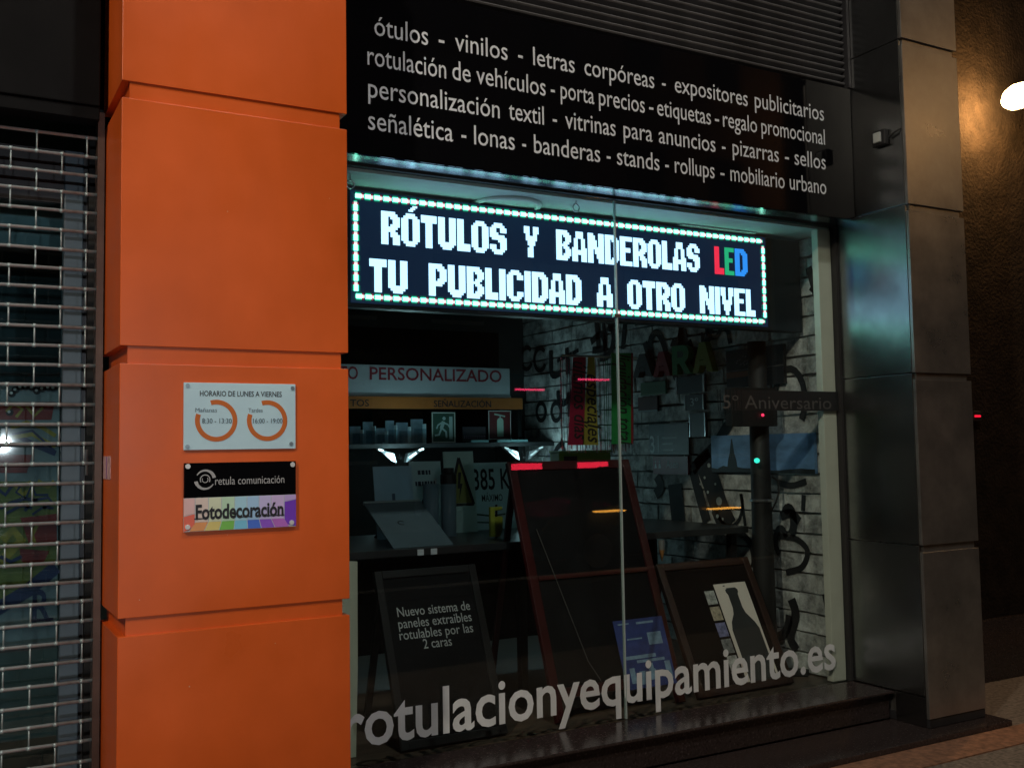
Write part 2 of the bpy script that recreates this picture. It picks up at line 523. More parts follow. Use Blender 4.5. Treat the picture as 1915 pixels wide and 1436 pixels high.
zl = cz0 + 0.24 * (zm - cz0) * 1.15
edges = [0, .095, .21, .325, .44, .55, .66, .77, .89, 1.0]
for i in range(9):
    e0, e1 = cx0 + edges[i] * W9, cx0 + edges[i + 1] * W9
    g = 0.0012
    if i == 0:
        up_, lo_ = [(e0, zl + .02), (e1 - g, zl + .028), (e1 - g, zm - .001), (e0, zm - .001)], [(e0, cz0 + .001), (e1 - .018, cz0 + .004), (e1 - g, zl - .006), (e1 - g, zl + .026), (e0, zl + .018)]
    elif i == 8:
        up_, lo_ = [(e0 + g, zl + .055), (e1, zl + .062), (e1, zm - .001), (e0 + g, zm - .001)], [(e0 + .012, cz0 + .008), (e1, cz0 + .001), (e1, zl + .060), (e0 + g, zl + .053), (e0 + g, zl - .004)]
    else:
        k = (edges[i] - .5) * .045; k1 = (edges[i + 1] - .5) * .045
        up_ = [(e0 + g, zl), (e1 - g, zl), (e1 - g, zm - .001), (e0 + g, zm - .001)]
        lo_ = [(e0 + k + g, cz0 + .001), (e1 + k1 - g, cz0 + .001), (e1 - g, zl - .001), (e0 + g, zl - .001)]
    obj('pastel_stripe', MB().prism(up_, *pc, 0.0, 0.0007), mat('pastel_%d' % i, tuple(min(.95, c * 1.5) for c in pas[i]), 0.3, var=0.08), cmp_)
    obj('colour_stripe', MB().prism(lo_, *pc, 0.0, 0.0008), mat('stripe_%d' % i, tuple(min(.95, c * 1.45) for c in hue[i]), 0.3, var=0.1), cmp_)
mb = MB()
x0, zb = cp(399, 906); x1, _ = cp(529, 903)
text(mb, 'retula comunicación', *pc, x0, x1, zb - 0.001, 0.0165)
obj('name_lettering', mb, mat('silver_print', (0.42, 0.42, 0.43), 0.45, var=0.06), cmp_)
mb = MB()
x0, zb = cp(364, 970); x1, _ = cp(527, 968)
text(mb, 'Fotodecoración', *pc, x0, x1, zb, 0.029, off=0.030, t=0.0022, spacing=0.98)
for fx in (0.012, 0.052, 0.33, 0.53, 0.60, 0.80, 0.86, 0.92, 0.975):     # foot serifs of the heavy face
    xa = x0 + fx * (x1 - x0)
    mb.prism([(xa - .008, zb), (xa + .010, zb), (xa + .010, zb + .0035), (xa - .008, zb + .0035)], *pc, 0.0015, 0.0021)
obj('title_lettering', mb, ink, cmp_)
c = cp(381, 897)
mb = MB()
sil = mat('silver_print', (0.42, 0.42, 0.43), 0.45)
def taper(mb, c, r, w0, w1, a0, a1, seg=36):
    for i in range(seg):
        q = []
        for k in (i, i + 1):
            f = k / seg
            t = a0 + (a1 - a0) * f
            w = w0 + (w1 - w0) * f
            q.append((r - w / 2, r + w / 2, t))
        (a, b, t0), (c2, d, t1) = q
        mb.prism([(c[0] + a * math.cos(t0), c[1] + a * math.sin(t0)), (c[0] + b * math.cos(t0), c[1] + b * math.sin(t0)),
                  (c[0] + d * math.cos(t1), c[1] + d * math.sin(t1)), (c[0] + c2 * math.cos(t1), c[1] + c2 * math.sin(t1))], *pc, 0, 0.001)
taper(mb, c, 0.029, 0.011, 0.003, R(10), R(150))
taper(mb, c, 0.029, 0.011, 0.003, R(190), R(330))
taper(mb, c, 0.015, 0.003, 0.003, R(-30), R(210), 24)
taper(mb, c, 0.009, 0.002, 0.002, R(150), R(400), 20)
obj('swirl_emblem', mb, sil, cmp_)
for (u, v) in ((350, 873), (545, 868), (350, 984), (543, 976)):
    q = cp(u, v)
    obj('fixing_cap', MB().disc(q, 0.0082, *pc, 0, 0.004, 14), mat('chrome_cap', (0.86, 0.87, 0.88), 0.25, metal=0.3, var=0.05), cmp_, bevel=0.0008)

# ================================================================== STEEL COLUMN (right)
col = thing('steel_column', 'brushed steel clad column at the right end of the shop window', 'column', (4.3, 3.5, 0))
cx1_ = 4.505
obj('core', MB().box(XC + 0.02, cx1_ - 0.02, P1 + 0.012, 4.3, 0.0, 4.6), steel, col)
cz = [0.075, 0.889, 1.714, 2.538, 3.365, 4.20]
gap = [0.0, 0.048, 0.05, 0.05, 0.05, 0.05]
for i in range(5):
    z0 = cz[i] + (0 if i == 0 else 0.0); z1 = cz[i + 1] - 0.034
    # front cassette with a narrow outer edge folded back, the flank a separate plate
    pts = [(XC, P1 + 0.018), (XC, P1), (cx1_, P1), (cx1_, P1 + 0.60), (cx1_ - 0.012, P1 + 0.60), (cx1_ - 0.012, P1 + 0.018)]
    obj('front_panel', MB().prism(pts, O0, VX, VY, VZ, z0, z1), steel, col, bevel=0.002)
    zr = 0.176 if i == 0 else z0
    obj('flank_panel', MB().box(XC, XC + 0.012, P1 + 0.0205, 3.80, zr + 0.002, cz[i + 1] - 0.004), steel_flank, col, bevel=0.0015)
obj('flank_foot', MB().box(XC + 0.001, XC + 0.013, P1 + 0.0205, 3.53, 0.034, 0.173), steel_flank, col)
obj('skirting', MB().box(XC + 0.004, cx1_ - 0.002, P1 + 0.004, P1 + 0.3, 0.033, 0.072), dark_metal, col, bevel=0.002)

sen_p = at(1650, 260, X=XC)
sen = thing('alarm_sensor', 'small dark alarm sensor with a pale square front on the steel column flank', 'sensor', sen_p)
obj('bracket', MB().box(XC - 0.03, XC - 0.001, sen_p.y - 0.042, sen_p.y + 0.042, sen_p.z - 0.04, sen_p.z + 0.04), black_matt, sen, bevel=0.006)
obj('lens_cover', MB().box(XC - 0.045, XC - 0.0305, sen_p.y - 0.022, sen_p.y + 0.022, sen_p.z - 0.026, sen_p.z + 0.026), mat('sensor_plastic', (0.40, 0.43, 0.41), 0.4, var=0.08), sen, bevel=0.005)
obj('stub_cable', MB().path([(XC - 0.01, sen_p.y - 0.05, sen_p.z - 0.01), (XC - 0.02, sen_p.y - 0.09, sen_p.z + 0.005), (XC - 0.004, sen_p.y - 0.12, sen_p.z + 0.02)], 0.005), rubber, sen)

# ================================================================== FASCIA SIGN
fas = thing('fascia_sign', 'glossy black fascia board with four lines of white lettering above the shop window', 'sign', (2.66, PF, 2.52))
obj('board', MB().box(1.1, XC - 0.003, PF, PF + 0.02, 2.522, 3.21), black_gloss, fas, bevel=0.002)
obj('soffit', MB().box(1.1, XC - 0.003, PF + 0.021, 3.795, 2.5225, 2.534), mat('soffit_metal', (0.62, 0.66, 0.70), 0.22, metal=1.0, var=0.1, scale=5), fas, bevel=0.001)
obj('box_back', MB().box(1.1, XC - 0.003, PF + 0.0215, 3.95, 2.64, 3.20), black_matt, fas)
ff = front(PF)
WORDS = [
    (65, 225.6, 'ótulos 700 800.4 - 820.5 831 vinilos 851 949 - 969 977.5 letras 997 1074.5 corpóreas 1093 1223 - 1238 1245 expositores 1262 1397.5 publicitarios 1411.6 1540'),
    (122, 270.7, 'rotulación 687 834 de 846 880 vehículos 891 1020 - 1030 1037.7 porta 1048.4 1111 precios 1120 1205.5 - 1214 1222 etiquetas 1229 1329 - 1337 1344.7 regalo 1352 1415.5 promocional 1424 1542'),
    (183, 316.5, 'personalización 688.5 934 textil 951.5 1017 - 1033.7 1041.7 vitrinas 1057 1151 para 1166 1220 anuncios 1232 1337.6 - 1350 1357 pizarras 1370 1456 - 1468 1475.5 sellos 1486 1544'),
    (243, 363, 'señalética 688.5 847 - 863 872 lonas 886.7 962.5 - 976.6 984 banderas 998.6 1122 - 1134.7 1142 stands 1154 1233 - 1244 1251 rollups 1262 1336 - 1347.5 1355 mobiliario 1366 1467 urbano 1477 1545')]
for (va_, vb__, ws_) in WORDS:
    w3 = ws_.split()
    zb_l = (at(690, va_, Y=PF).z + at(1542, vb__, Y=PF).z) / 2
    for i in range(0, len(w3), 3):
        u0, u1 = float(w3[i + 1]), float(w3[i + 2])
        f_ = (u0 - 690) / 852
        v_ = va_ + (vb__ - va_) * f_
        mb = MB()
        text(mb, w3[i], *ff, at(u0, v_, Y=PF).x, at(u1, v_, Y=PF).x, zb_l + 0.012 * (0.5 - f_) * -1, 0.052, off=0.002)
        obj('lettering', mb, white_print, fas)

lou = thing('louvre_grille', 'dark ribbed metal shutter slats above the fascia board', 'shutter', (2.66, 3.66, 3.22))
obj('backing', MB().box(1.1, 4.07, 3.71, 3.75, 3.215, 4.5), black_matt, lou)
slm = mesh_of('slat', MB().prism([(0, 0), (0.030, 0.010), (0.034, 0.016), (0.030, 0.022), (0, 0.027)], Vector((-1.475, 0, 0)), -VY, VZ, VX, 0, 2.95), mat('slat_metal', (0.16, 0.16, 0.165), 0.5, metal=0.4, var=0.25, scale=3), 0)
for i in range(34):
    rep('slat', slm, (2.595, 3.708, 3.222 + i * 0.036), lou)
obj('side_channel', MB().box(4.075, XC - 0.003, 3.655, 3.75, 3.215, 4.5), dark_metal, lou)

# ================================================================== SHOP WINDOW
win = thing('shop_window', 'large shop window of two glass panes with lettering under the fascia', 'window', (2.7, PG, 0.172))
gz0, gz1 = 0.173, 2.512
obj('pane', MB().box(0.95, 2.689, PG, PG + 0.010, gz0, gz1), glass, win, label='left glass pane')
obj('pane', MB().box(2.697, 4.088, PG, PG + 0.010, gz0, gz1), glass, win, label='right glass pane')
obj('joint', MB().box(2.6910, 2.6952, PG - 0.003, PG + 0.013, gz0, gz1), mat('milky_silicone', (0.40, 0.50, 0.50), 0.35, var=0.05), win)
obj('head_channel', MB().box(0.95, 4.09, 3.796, 3.829, 2.5125, 2.56), black_matt, win)
obj('joint_clip', MB().box(2.675, 2.711, PG - 0.006, PG + 0.016, 1.97, 1.985), alu, win)
obj('gasket', MB().box(4.0785, 4.094, 3.79, 3.829, gz0, 2.512), rubber, win)
obj('jamb', MB().box(3.985, 4.0775, 3.8225, 3.865, 0.1735, 2.499), cream_paint, win, bevel=0.003)
fg = front(PG - 0.0005)
mb = MB()
a, b = at(642, 1399, Y=PG), at(1563, 1251, Y=PG)
text(mb, 'rotulacionyequipamiento.es', *fg, a.x, b.x, (a.z + b.z) / 2 + 0.002, 0.118, off=0.016)
obj('address_lettering', mb, vinyl_grey, win, label='big grey web address lettering along the foot of the glass')
az0, az1 = 1.548, 1.648
band = MB().box(3.42, 4.093, PG - 0.0022, PG - 0.0008, az0, az1)
for i, xx in enumerate((3.27, 3.285, 3.315, 3.335, 3.357, 3.378, 3.396, 3.41)):
    w = (0.002, 0.003, 0.004, 0.006, 0.009, 0.012, 0.013, 0.012)[i] / 2
    band.box(xx - w, xx + w, PG - 0.0022, PG - 0.0008, az0, az1)
bd = obj('anniversary_band', band, mat('black_vinyl', (0.012, 0.014, 0.015), 0.5, var=0.1), win)
mb = MB()
a, b = at(1351, 764, Y=PG), at(1554, 765, Y=PG)
text(mb, '5º Aniversario', *front(PG - 0.0022), a.x, b.x, (a.z + b.z) / 2, 0, cap=0.064)
obj('band_lettering', mb, mat('dull_grey_vinyl', (0.075, 0.075, 0.072), 0.6, var=0.1), bd)

# suction ring hooks on the ceiling behind the glass
for (u, v) in ((1077, 389), (655, 345)):
    p = at(u, v, Y=3.87)
    hk = thing('ceiling_hook', 'small ring hook hanging from the ceiling ' + ('beside the glass joint' if u > 1000 else 'beside the orange pillar'), 'hook', (p.x, p.y, 2.50), 'ring hooks along the window head')
    rr = 0.017
    obj('ring', MB().path([(p.x + rr * math.cos(t), p.y, p.z + rr * math.sin(t)) for t in [2 * math.pi * i / 14 for i in range(15)]], 0.0035, 6), alu, hk)
    obj('shank', MB().tube((p.x, p.y, p.z + rr), (p.x, p.y, 2.4995), 0.003), alu, hk)
# ceiling downlights, unlit
for k, (u, v, rr) in enumerate(((945, 384, 0.17), (1275, 412, 0.0))):
    if rr:
        p = at(u, v, Z=2.498)
        dl = thing('ceiling_light', 'round unlit recessed light in the ceiling above the lit sign', 'ceiling light', (p.x, p.y, 2.499))
        obj('trim_ring', MB().lathe([(rr, 0.0), (rr, -0.008), (rr - 0.02, -0.014), (rr - 0.03, -0.006), (rr - 0.03, 0.0)], (p.x, p.y, 2.4985), 28), white_paint, dl, smooth=True)
        obj('diffuser', MB().lathe([(rr - 0.031, 0.0), (rr - 0.031, -0.005), (0.001, -0.008)], (p.x, p.y, 2.4985), 28), mat('unlit_diffuser', (0.6, 0.62, 0.62), 0.5, var=0.03), dl)
cg = thing('ceiling_panel_light', 'flat square unlit panel light in the ceiling near the brick wall', 'ceiling light', (3.5, 4.15, 2.499))
obj('panel_frame', MB().box(3.25, 3.75, 4.02, 4.30, 2.492, 2.4990), white_paint, cg, bevel=0.001)
obj('diffuser', MB().box(3.27, 3.73, 4.04, 4.28, 2.4895, 2.4918), MATS['unlit_diffuser'], cg)

# ================================================================== LED SIGN
G = {
'R': ["######..", "#######.", "###.####", "###..###", "###..###", "###.####", "#######.", "######..", "###.###.", "###.####", "###..###", "###..###", "###..###"],
'O': ["..####..", ".######.", "###..###", "###..###", "###..###", "###..###", "###..###", "###..###", "###..###", "###..###", "###..###", ".######.", "..####.."],
'T': ["#######", "#######", "#######"] + ["..###.."] * 10,
'U': ["###..###"] * 10 + ["########", ".######.", "..####.."],
'L': ["###..."] * 10 + ["######"] * 3,
'S': ["..####..", ".######.", "###..###", "###..###", "####....", "#######.", ".#######", "....####", ".....###", "###..###", "###..###", ".######.", "..####.."],
'Y': ["###..###", "###..###", "###..###", ".##..##.", ".######.", ".######.", "..####..", "..####..", "...##...", "..###...", "..###...", "..###...", "..###..."],
'B': ["######..", "#######.", "###.####", "###..###", "###..###", "###.###.", "######..", "###.###.", "###..###", "###..###", "###.####", "#######.", "######.."],
'A': ["..####..", "..####..", "..####..", ".##..##.", ".##..##.", ".##..##.", ".##..##.", "###..###", "########", "########", "###..###", "###..###", "###..###"],
'N': ["###...###", "####..###", "####..###", "#####.###", "#####.###", "#####.###", "#########", "###.#####", "###.#####", "###..####", "###..####", "###...###", "###...###"],
'D': ["######..", "#######.", "###.####", "###..###", "###..###", "###..###", "###..###", "###..###", "###..###", "###..###", "###.####", "#######.", "######.."],
'E': ["#######", "#######", "###....", "###....", "###....", "######.", "######.", "###....", "###....", "###....", "###....", "#######", "#######"],
'P': ["######..", "#######.", "###.####", "###..###", "###..###", "###..###", "###.####", "#######.", "######..", "###.....", "###.....", "###.....", "###....."],
'I': ["###"] * 13,
'C': ["..####..", ".######.", "###..###", "###..###", "###.....", "###.....", "###.....", "###.....", "###.....", "###..###", "###..###", ".######.", "..####.."],
'V': ["###..###", "###..###", "###..###", "###..###", ".##..##.", ".##..##.", ".######.", ".######.", "..####..", "..####..", "..####..", "...##...", "...##..."],
}
YL = PL - 0.0
ZC1 = at(1000, 400, Y=PL).z + 0.03
bx0, bx1 = at(665, 460, Y=PL - .006).x, at(1428, 527, Y=PL - .006).x
bz0 = (at(665, 553, Y=PL - .006).z + at(1428, 602, Y=PL - .006).z) / 2
bz1 = (at(665, 365, Y=PL - .006).z + at(1428, 453, Y=PL - .006).z) / 2
ZC1 = bz1 + 0.024
ZC0 = bz0 - 0.045
CXR = min(at(1497, 520, Y=PL).x, XW - 0.035)
led = thing('led_sign', 'long black cabinet sign with lit pixel lettering and a flickering border behind the glass', 'illuminated sign', (2.6, PL + 0.03, ZC0))
obj('cabinet', MB().box(1.35, CXR, PL, PL + 0.07, ZC0, ZC1), mat('cabinet_black', (0.012, 0.016, 0.022), 0.42, var=0.15), led, bevel=0.004)
obj('face_panel', MB().box(bx0 - .022, bx1 + .022, PL - 0.006, PL - 0.0005, bz0 - .028, bz1 + .0235), mat('led_mask', (0.010, 0.028, 0.060), 0.6, var=0.15, scale=300, emit=(0.10, 0.30, 0.85), estr=0.038), led)  # faint navy emission stands in for the sign's light on its own face
for xh_ in (1.7, 3.5):
    obj('hanger', MB().tube((xh_, PL + 0.03, ZC1 + .0005), (xh_, PL + 0.03, 2.4995), 0.006), alu, led)
YF = PL - 0.006
led_white = glow('led_white', (0.42, 0.70, 0.98), 2.3)
led_red = glow('led_red', (1.0, 0.03, 0.08), 1.1)
led_green = glow('led_green', (0.02, 0.50, 0.22), 1.0)
led_blue = glow('led_blue', (0.03, 0.30, 1.0), 1.1)

def led_word(word, ux0, ux1, m, ztop, zbot, name='pixel_lettering', vref=450):
    xa, xb = at(ux0, vref, Y=YF).x, at(ux1, vref, Y=YF).x
    plain = word.replace('Ó', 'O')
    cols = sum(len(G[c][0]) for c in plain) + (len(plain) - 1) * 0.7
    pw = (xb - xa) / cols
    ph = (ztop - zbot) / 13
    mb = MB()
    x = xa
    for c, cc in zip(plain, word):
        for r, row in enumerate(G[c]):
            i = 0
            while i < len(row):
                if row[i] == '#':
                    j = i
                    while j < len(row) and row[j] == '#':
                        j += 1
                    zt = ztop - r * ph
                    mb.box(x + i * pw, x + j * pw, YF - 0.002, YF - 0.0004, zt - ph, zt)
                    i = j
                else:
                    i += 1
        if cc == 'Ó':
            for k in range(3):
                mb.box(x + (3.2 + k * 0.9) * pw, x + (5.2 + k * 0.9) * pw, YF - 0.002, YF - 0.0004, ztop + (0.8 + k * 0.8) * ph, ztop + (1.6 + k * 0.8) * ph)
        x += (len(G[c][0]) + 0.7) * pw
    return obj(name, mb, m, led)

zA1 = (at(713.7, 396, Y=YF).z + at(1396, 466, Y=YF).z) / 2
zA0 = (at(713.7, 457, Y=YF).z + at(1396, 517, Y=YF).z) / 2
zB1 = (at(691, 485, Y=YF).z + at(1411, 541, Y=YF).z) / 2
zB0 = (at(704, 547, Y=YF).z + at(1411, 592, Y=YF).z) / 2
for w, u0, u1 in (('RÓTULOS', 713, 947), ('Y', 980, 1007), ('BANDEROLAS', 1040, 1307)):
    led_word(w, u0, u1, led_white, zA1, zA0)
for w, u0, u1, m in (('L', 1335, 1352, led_red), ('E', 1354, 1371, led_green), ('D', 1373, 1396, led_blue)):
    led_word(w, u0, u1, m, zA1, zA0)
for w, u0, u1 in (('TU', 691, 762), ('PUBLICIDAD', 802, 1087), ('A', 1116, 1145), ('OTRO', 1173, 1280), ('NIVEL', 1308, 1411)):
    led_word(w, u0, u1, led_white, zB1, zB0, vref=540)
# border: one white core row, green halo rows standing in for its glow at either side, red every few pixels
core, redp, halo, haloR, halo_dim = MB(), MB(), MB(), MB(), MB()
def run(p0, p1, inward):
    d = (p1 - p0); Ln = d.length; d.normalize()
    n = int(Ln / 0.042); st = Ln / n
    for i in range(n):
        a_ = p0 + d * (i * st)
        core.obox(a_, d, inward, -VY, (0, st * 0.60), (-0.0088, 0.0088), (0.0, 0.004))
        redp.obox(a_, d, inward, -VY, (st * 0.605, st * 0.86), (-0.0065, 0.0065), (0.0, 0.004))
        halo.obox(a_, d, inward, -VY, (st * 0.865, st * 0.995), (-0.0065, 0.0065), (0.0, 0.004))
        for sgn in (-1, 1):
            for (r0, r1, M1) in ((0.0092, 0.0130, halo), (0.0134, 0.0185, halo_dim)):
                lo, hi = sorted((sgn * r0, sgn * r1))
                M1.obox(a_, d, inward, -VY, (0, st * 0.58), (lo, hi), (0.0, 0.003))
            lo, hi = sorted((sgn * 0.0092, sgn * 0.0130))
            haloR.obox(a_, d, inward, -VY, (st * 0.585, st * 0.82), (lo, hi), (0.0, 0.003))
V3 = Vector
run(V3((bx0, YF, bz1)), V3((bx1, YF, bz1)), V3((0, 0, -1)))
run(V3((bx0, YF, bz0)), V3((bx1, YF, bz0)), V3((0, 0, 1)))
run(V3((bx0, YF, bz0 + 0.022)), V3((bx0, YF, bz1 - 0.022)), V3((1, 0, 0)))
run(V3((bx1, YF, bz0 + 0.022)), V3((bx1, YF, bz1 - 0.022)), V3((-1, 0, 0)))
obj('white_border_lights', core, glow('border_white', (0.22, 1.0, 0.70), 5.0), led, kind='stuff')
obj('red_border_lights', redp, glow('border_red', (1.0, 0.60, 0.66), 1.6), led, kind='stuff')
obj('green_border_lights_halo', halo, glow('border_green', (0.03, 0.62, 0.36), 1.3), led, kind='stuff')
obj('dim_green_border_halo', halo_dim, glow('halo_dim_green', (0.004, 0.13, 0.09), 1.0), led, kind='stuff')  # dim emissive rows painting the glow around the border
obj('dim_red_border_halo', haloR, glow('halo_dim_red', (0.55, 0.05, 0.08), 0.8), led, kind='stuff')

# ================================================================== SHOP INTERIOR

bw = thing('brick_wall', 'white painted brick wall covered in black graffiti at the right inside the shop', 'wall', (XW + 0.1, 5.45, 0.15))
obj('wall_backing', MB().box(XW + 0.012, XW + 0.2, 3.87, 7.2, 0.151, 2.499), mat('dark_mortar', (0.11, 0.115, 0.115), 0.95, var=0.3, scale=30, bump=0.5), bw)
bm_ = bpy.data.materials.new('painted_brick'); bm_.use_nodes = True
nt = bm_.node_tree; b = nt.nodes['Principled BSDF']; b.inputs['Roughness'].default_value = 0.85
L = nt.links.new
tc = nt.nodes.new('ShaderNodeNewGeometry')
oi = nt.nodes.new('ShaderNodeObjectInfo')
n1 = nt.nodes.new('ShaderNodeTexNoise'); n1.inputs['Scale'].default_value = 9; n1.inputs['Detail'].default_value = 8; n1.inputs['Roughness'].default_value = 0.7
L(tc.outputs['Position'], n1.inputs[0])
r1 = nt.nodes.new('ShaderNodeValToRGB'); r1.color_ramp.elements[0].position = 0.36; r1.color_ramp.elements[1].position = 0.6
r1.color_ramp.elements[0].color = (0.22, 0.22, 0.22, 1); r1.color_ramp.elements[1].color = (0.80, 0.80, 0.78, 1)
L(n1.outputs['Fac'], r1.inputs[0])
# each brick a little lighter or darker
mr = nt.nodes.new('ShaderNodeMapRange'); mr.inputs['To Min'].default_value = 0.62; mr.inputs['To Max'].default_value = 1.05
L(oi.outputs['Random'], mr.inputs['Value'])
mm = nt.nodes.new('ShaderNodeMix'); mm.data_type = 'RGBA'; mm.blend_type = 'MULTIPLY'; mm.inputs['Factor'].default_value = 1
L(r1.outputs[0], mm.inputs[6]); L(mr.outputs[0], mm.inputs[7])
# sprayed scribble: contour lines of a soft noise
n2 = nt.nodes.new('ShaderNodeTexNoise'); n2.inputs['Scale'].default_value = 2.6; n2.inputs['Detail'].default_value = 1.2; n2.inputs['Distortion'].default_value = 1.1
L(tc.outputs['Position'], n2.inputs[0])
sb = nt.nodes.new('ShaderNodeMath'); sb.operation = 'SUBTRACT'; sb.inputs[1].default_value = 0.52; L(n2.outputs['Fac'], sb.inputs[0])
ab = nt.nodes.new('ShaderNodeMath'); ab.operation = 'ABSOLUTE'; L(sb.outputs[0], ab.inputs[0])
lt = nt.nodes.new('ShaderNodeMapRange'); lt.inputs['From Min'].default_value = 0.012; lt.inputs['From Max'].default_value = 0.02; lt.inputs['To Min'].default_value = 0.0; lt.inputs['To Max'].default_value = 0
L(ab.outputs[0], lt.inputs['Value'])
mx = nt.nodes.new('ShaderNodeMix'); mx.data_type = 'RGBA'; mx.inputs[7].default_value = (0.02, 0.02, 0.022, 1)
L(lt.outputs[0], mx.inputs['Factor']); L(mm.outputs[2], mx.inputs[6])
L(mx.outputs[2], b.inputs['Base Color'])
n3 = nt.nodes.new('ShaderNodeTexNoise'); n3.inputs['Scale'].default_value = 35; n3.inputs['Detail'].default_value = 6; L(tc.outputs['Position'], n3.inputs[0])
bp = nt.nodes.new('ShaderNodeBump'); bp.inputs['Strength'].default_value = 0.8; bp.inputs['Distance'].default_value = 0.012
L(n3.outputs['Fac'], bp.inputs['Height']); L(bp.outputs[0], b.inputs['Normal'])
bricks = []
for q in range(6):
    mbq = MB()
    e = lambda: random.uniform(-0.006, 0.006)
    L2, H2 = 0.5, 0.5
    v = [(-0.02 + e() * .6, -L2 + e() * 4, -H2 + e() * 8), (-0.02 + e() * .6, L2 + e() * 4, -H2 + e() * 8), (-0.02 + e() * .6, L2 + e() * 4, H2 + e() * 8), (-0.02 + e() * .6, -L2 + e() * 4, H2 + e() * 8)]
    w = [(-0.008, p[1] * 1.02, p[2] * 1.04) for p in v] + [(0.02, p[1] * 1.02, p[2] * 1.04) for p in v]
    mbq.add(v + w, [(0, 1, 2, 3), (0, 4, 5, 1), (1, 5, 6, 2), (2, 6, 7, 3), (3, 7, 4, 0), (4, 8, 9, 5), (5, 9, 10, 6), (6, 10, 11, 7), (7, 11, 8, 4)])
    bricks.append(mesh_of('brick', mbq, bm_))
nrow = 22
rh = (2.498 - 0.153) / nrow
for r in range(nrow):
    y = 3.868 + (0 if r % 2 else -0.13)
    while y < 7.1:
        ln = random.uniform(0.22, 0.34)
        a_, b_ = max(y, 3.868), min(y + ln, 7.12)
        if b_ - a_ > 0.04:
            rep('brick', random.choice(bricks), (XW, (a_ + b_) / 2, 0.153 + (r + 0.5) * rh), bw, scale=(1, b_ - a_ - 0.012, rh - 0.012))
        y += ln
# big sprayed letter shapes, laid over the bricks
pw_ = (Vector((XW - 0.0265, 0, 0)), -VY, VZ, -VX)   # plane coords: (-Y, Z)
spray = mat('black_spray_paint', (0.012, 0.012, 0.014), 0.7, var=0.3)
def wp(u, v):
    p = at(u, v, X=XW - 0.0265); return (-p.y, p.z)
gr = MB()
def gstroke(pts, w):
    P = [wp(*p) for p in pts]
    if len(P) > 2:
        Q = [P[0]] + P + [P[-1]]
        P = []
        for i in range(1, len(Q) - 2):
            for k in range(5):
                t = k / 5
                P.append(tuple(0.5 * (2 * Q[i][a] + (Q[i + 1][a] - Q[i - 1][a]) * t + (2 * Q[i - 1][a] - 5 * Q[i][a] + 4 * Q[i + 1][a] - Q[i + 2][a]) * t * t + (3 * Q[i][a] - Q[i - 1][a] - 3 * Q[i + 1][a] + Q[i + 2][a]) * t ** 3) for a in (0, 1)))
        P.append(Q[-2])
    gr.stroke(P, w, *pw_, 0, 0.001)
gstroke([(1512, 500), (1522, 535), (1538, 598)], 0.045)
gstroke([(1538, 505), (1516, 545)], 0.03)
gstroke([(1206, 640), (1210, 655), (1222, 690), (1216, 640), (1228, 622), (1240, 640), (1246, 665)], 0.05)
gstroke([(1365, 790), (1352, 810), (1336, 835), (1310, 860), (1295, 880)], 0.07)
gstroke([(1310, 850), (1330, 900), (1346, 950), (1362, 985)], 0.16)
gstroke([(1296, 880), (1312, 940), (1322, 975)], 0.08)
gstroke([(1262, 905), (1266, 945), (1272, 1000)], 0.14)
gstroke([(1228, 890), (1236, 910), (1226, 925)], 0.07)
gstroke([(1455, 902), (1480, 908), (1508, 900)], 0.035)
gstroke([(1503, 925), (1502, 955)], 0.03)
gstroke([(1460, 965), (1480, 960), (1495, 975)], 0.05)
gstroke([(1458, 1002), (1490, 1008), (1510, 1030), (1500, 1060), (1470, 1070)], 0.035)
gstroke([(1480, 1120), (1488, 1150), (1478, 1190), (1490, 1215)], 0.06)
gstroke([(1544, 1110), (1550, 1140)], 0.05)
rs = random.Random(11)
for _ in range(34):                                       # bold curved spray marks all over the wall
    cy, cz_ = rs.uniform(3.95, 6.7), rs.uniform(0.35, 2.35)
    r_ = rs.uniform(0.05, 0.13); a0 = rs.uniform(0, 6.28); da = rs.uniform(1.6, 4.6); sq = rs.uniform(0.6, 1.3)
    P = [(-cy + r_ * math.cos(a0 + da * k / 12) * sq, cz_ + r_ * 1.3 * math.sin(a0 + da * k / 12)) for k in range(13)]
    if rs.random() < 0.5:
        P.append((P[-1][0] + rs.uniform(-.05, .05), P[-1][1] - rs.uniform(.06, .2)))
    w0_ = rs.uniform(0.02, 0.055)
    gr.stroke(P, w0_, *pw_, 0, 0.001)
for (u, v) in ((985, 670), (1010, 672)):                 # rounded letters near the far end
    c = wp(u, v)
    gr.arc(c, 0.07, 0.105, R(40), R(330), *pw_, 0, 0.001, 18)
gstroke([(1030, 655), (1032, 700), (1048, 698)], 0.05)
gstroke([(1060, 650), (1062, 700)], 0.05)
gstroke([(1042, 675), (1082, 655)], 0.03)
for (u, v) in ((1012, 770), (1040, 770)):
    c = wp(u, v)
    gr.arc(c, 0.05, 0.085, R(0), R(360), *pw_, 0, 0.001, 18)
gstroke([(1105, 640), (1125, 625), (1130, 650), (1108, 655)], 0.05)
obj('graffiti', gr, spray, bw, kind='stuff')
dots = MB()
for (u, v, r) in ((1326, 870, .014), (1345, 937, .026), (1324, 920, .010), (1318, 893, .009), (1338, 905, .008), (1330, 955, .010), (1342, 965, .012), (1310, 905, .007), (1352, 970, .008)):
    dots.disc(wp(u, v), r, pw_[0], pw_[1], pw_[2], pw_[3], 0.0012, 0.002, 10)
obj('paint_spots', dots, mat('pale_spray', (0.4, 0.42, 0.4), 0.7, var=0.2), bw, kind='stuff')

struct('back_wall', MB().box(0.9, XW + 0.011, 7.12, 7.25, 0.151, 2.499), dark_wall)
struct('side_wall', MB().box(0.75, 0.899, 3.75, 7.25, 0.0, 2.7), dark_wall)

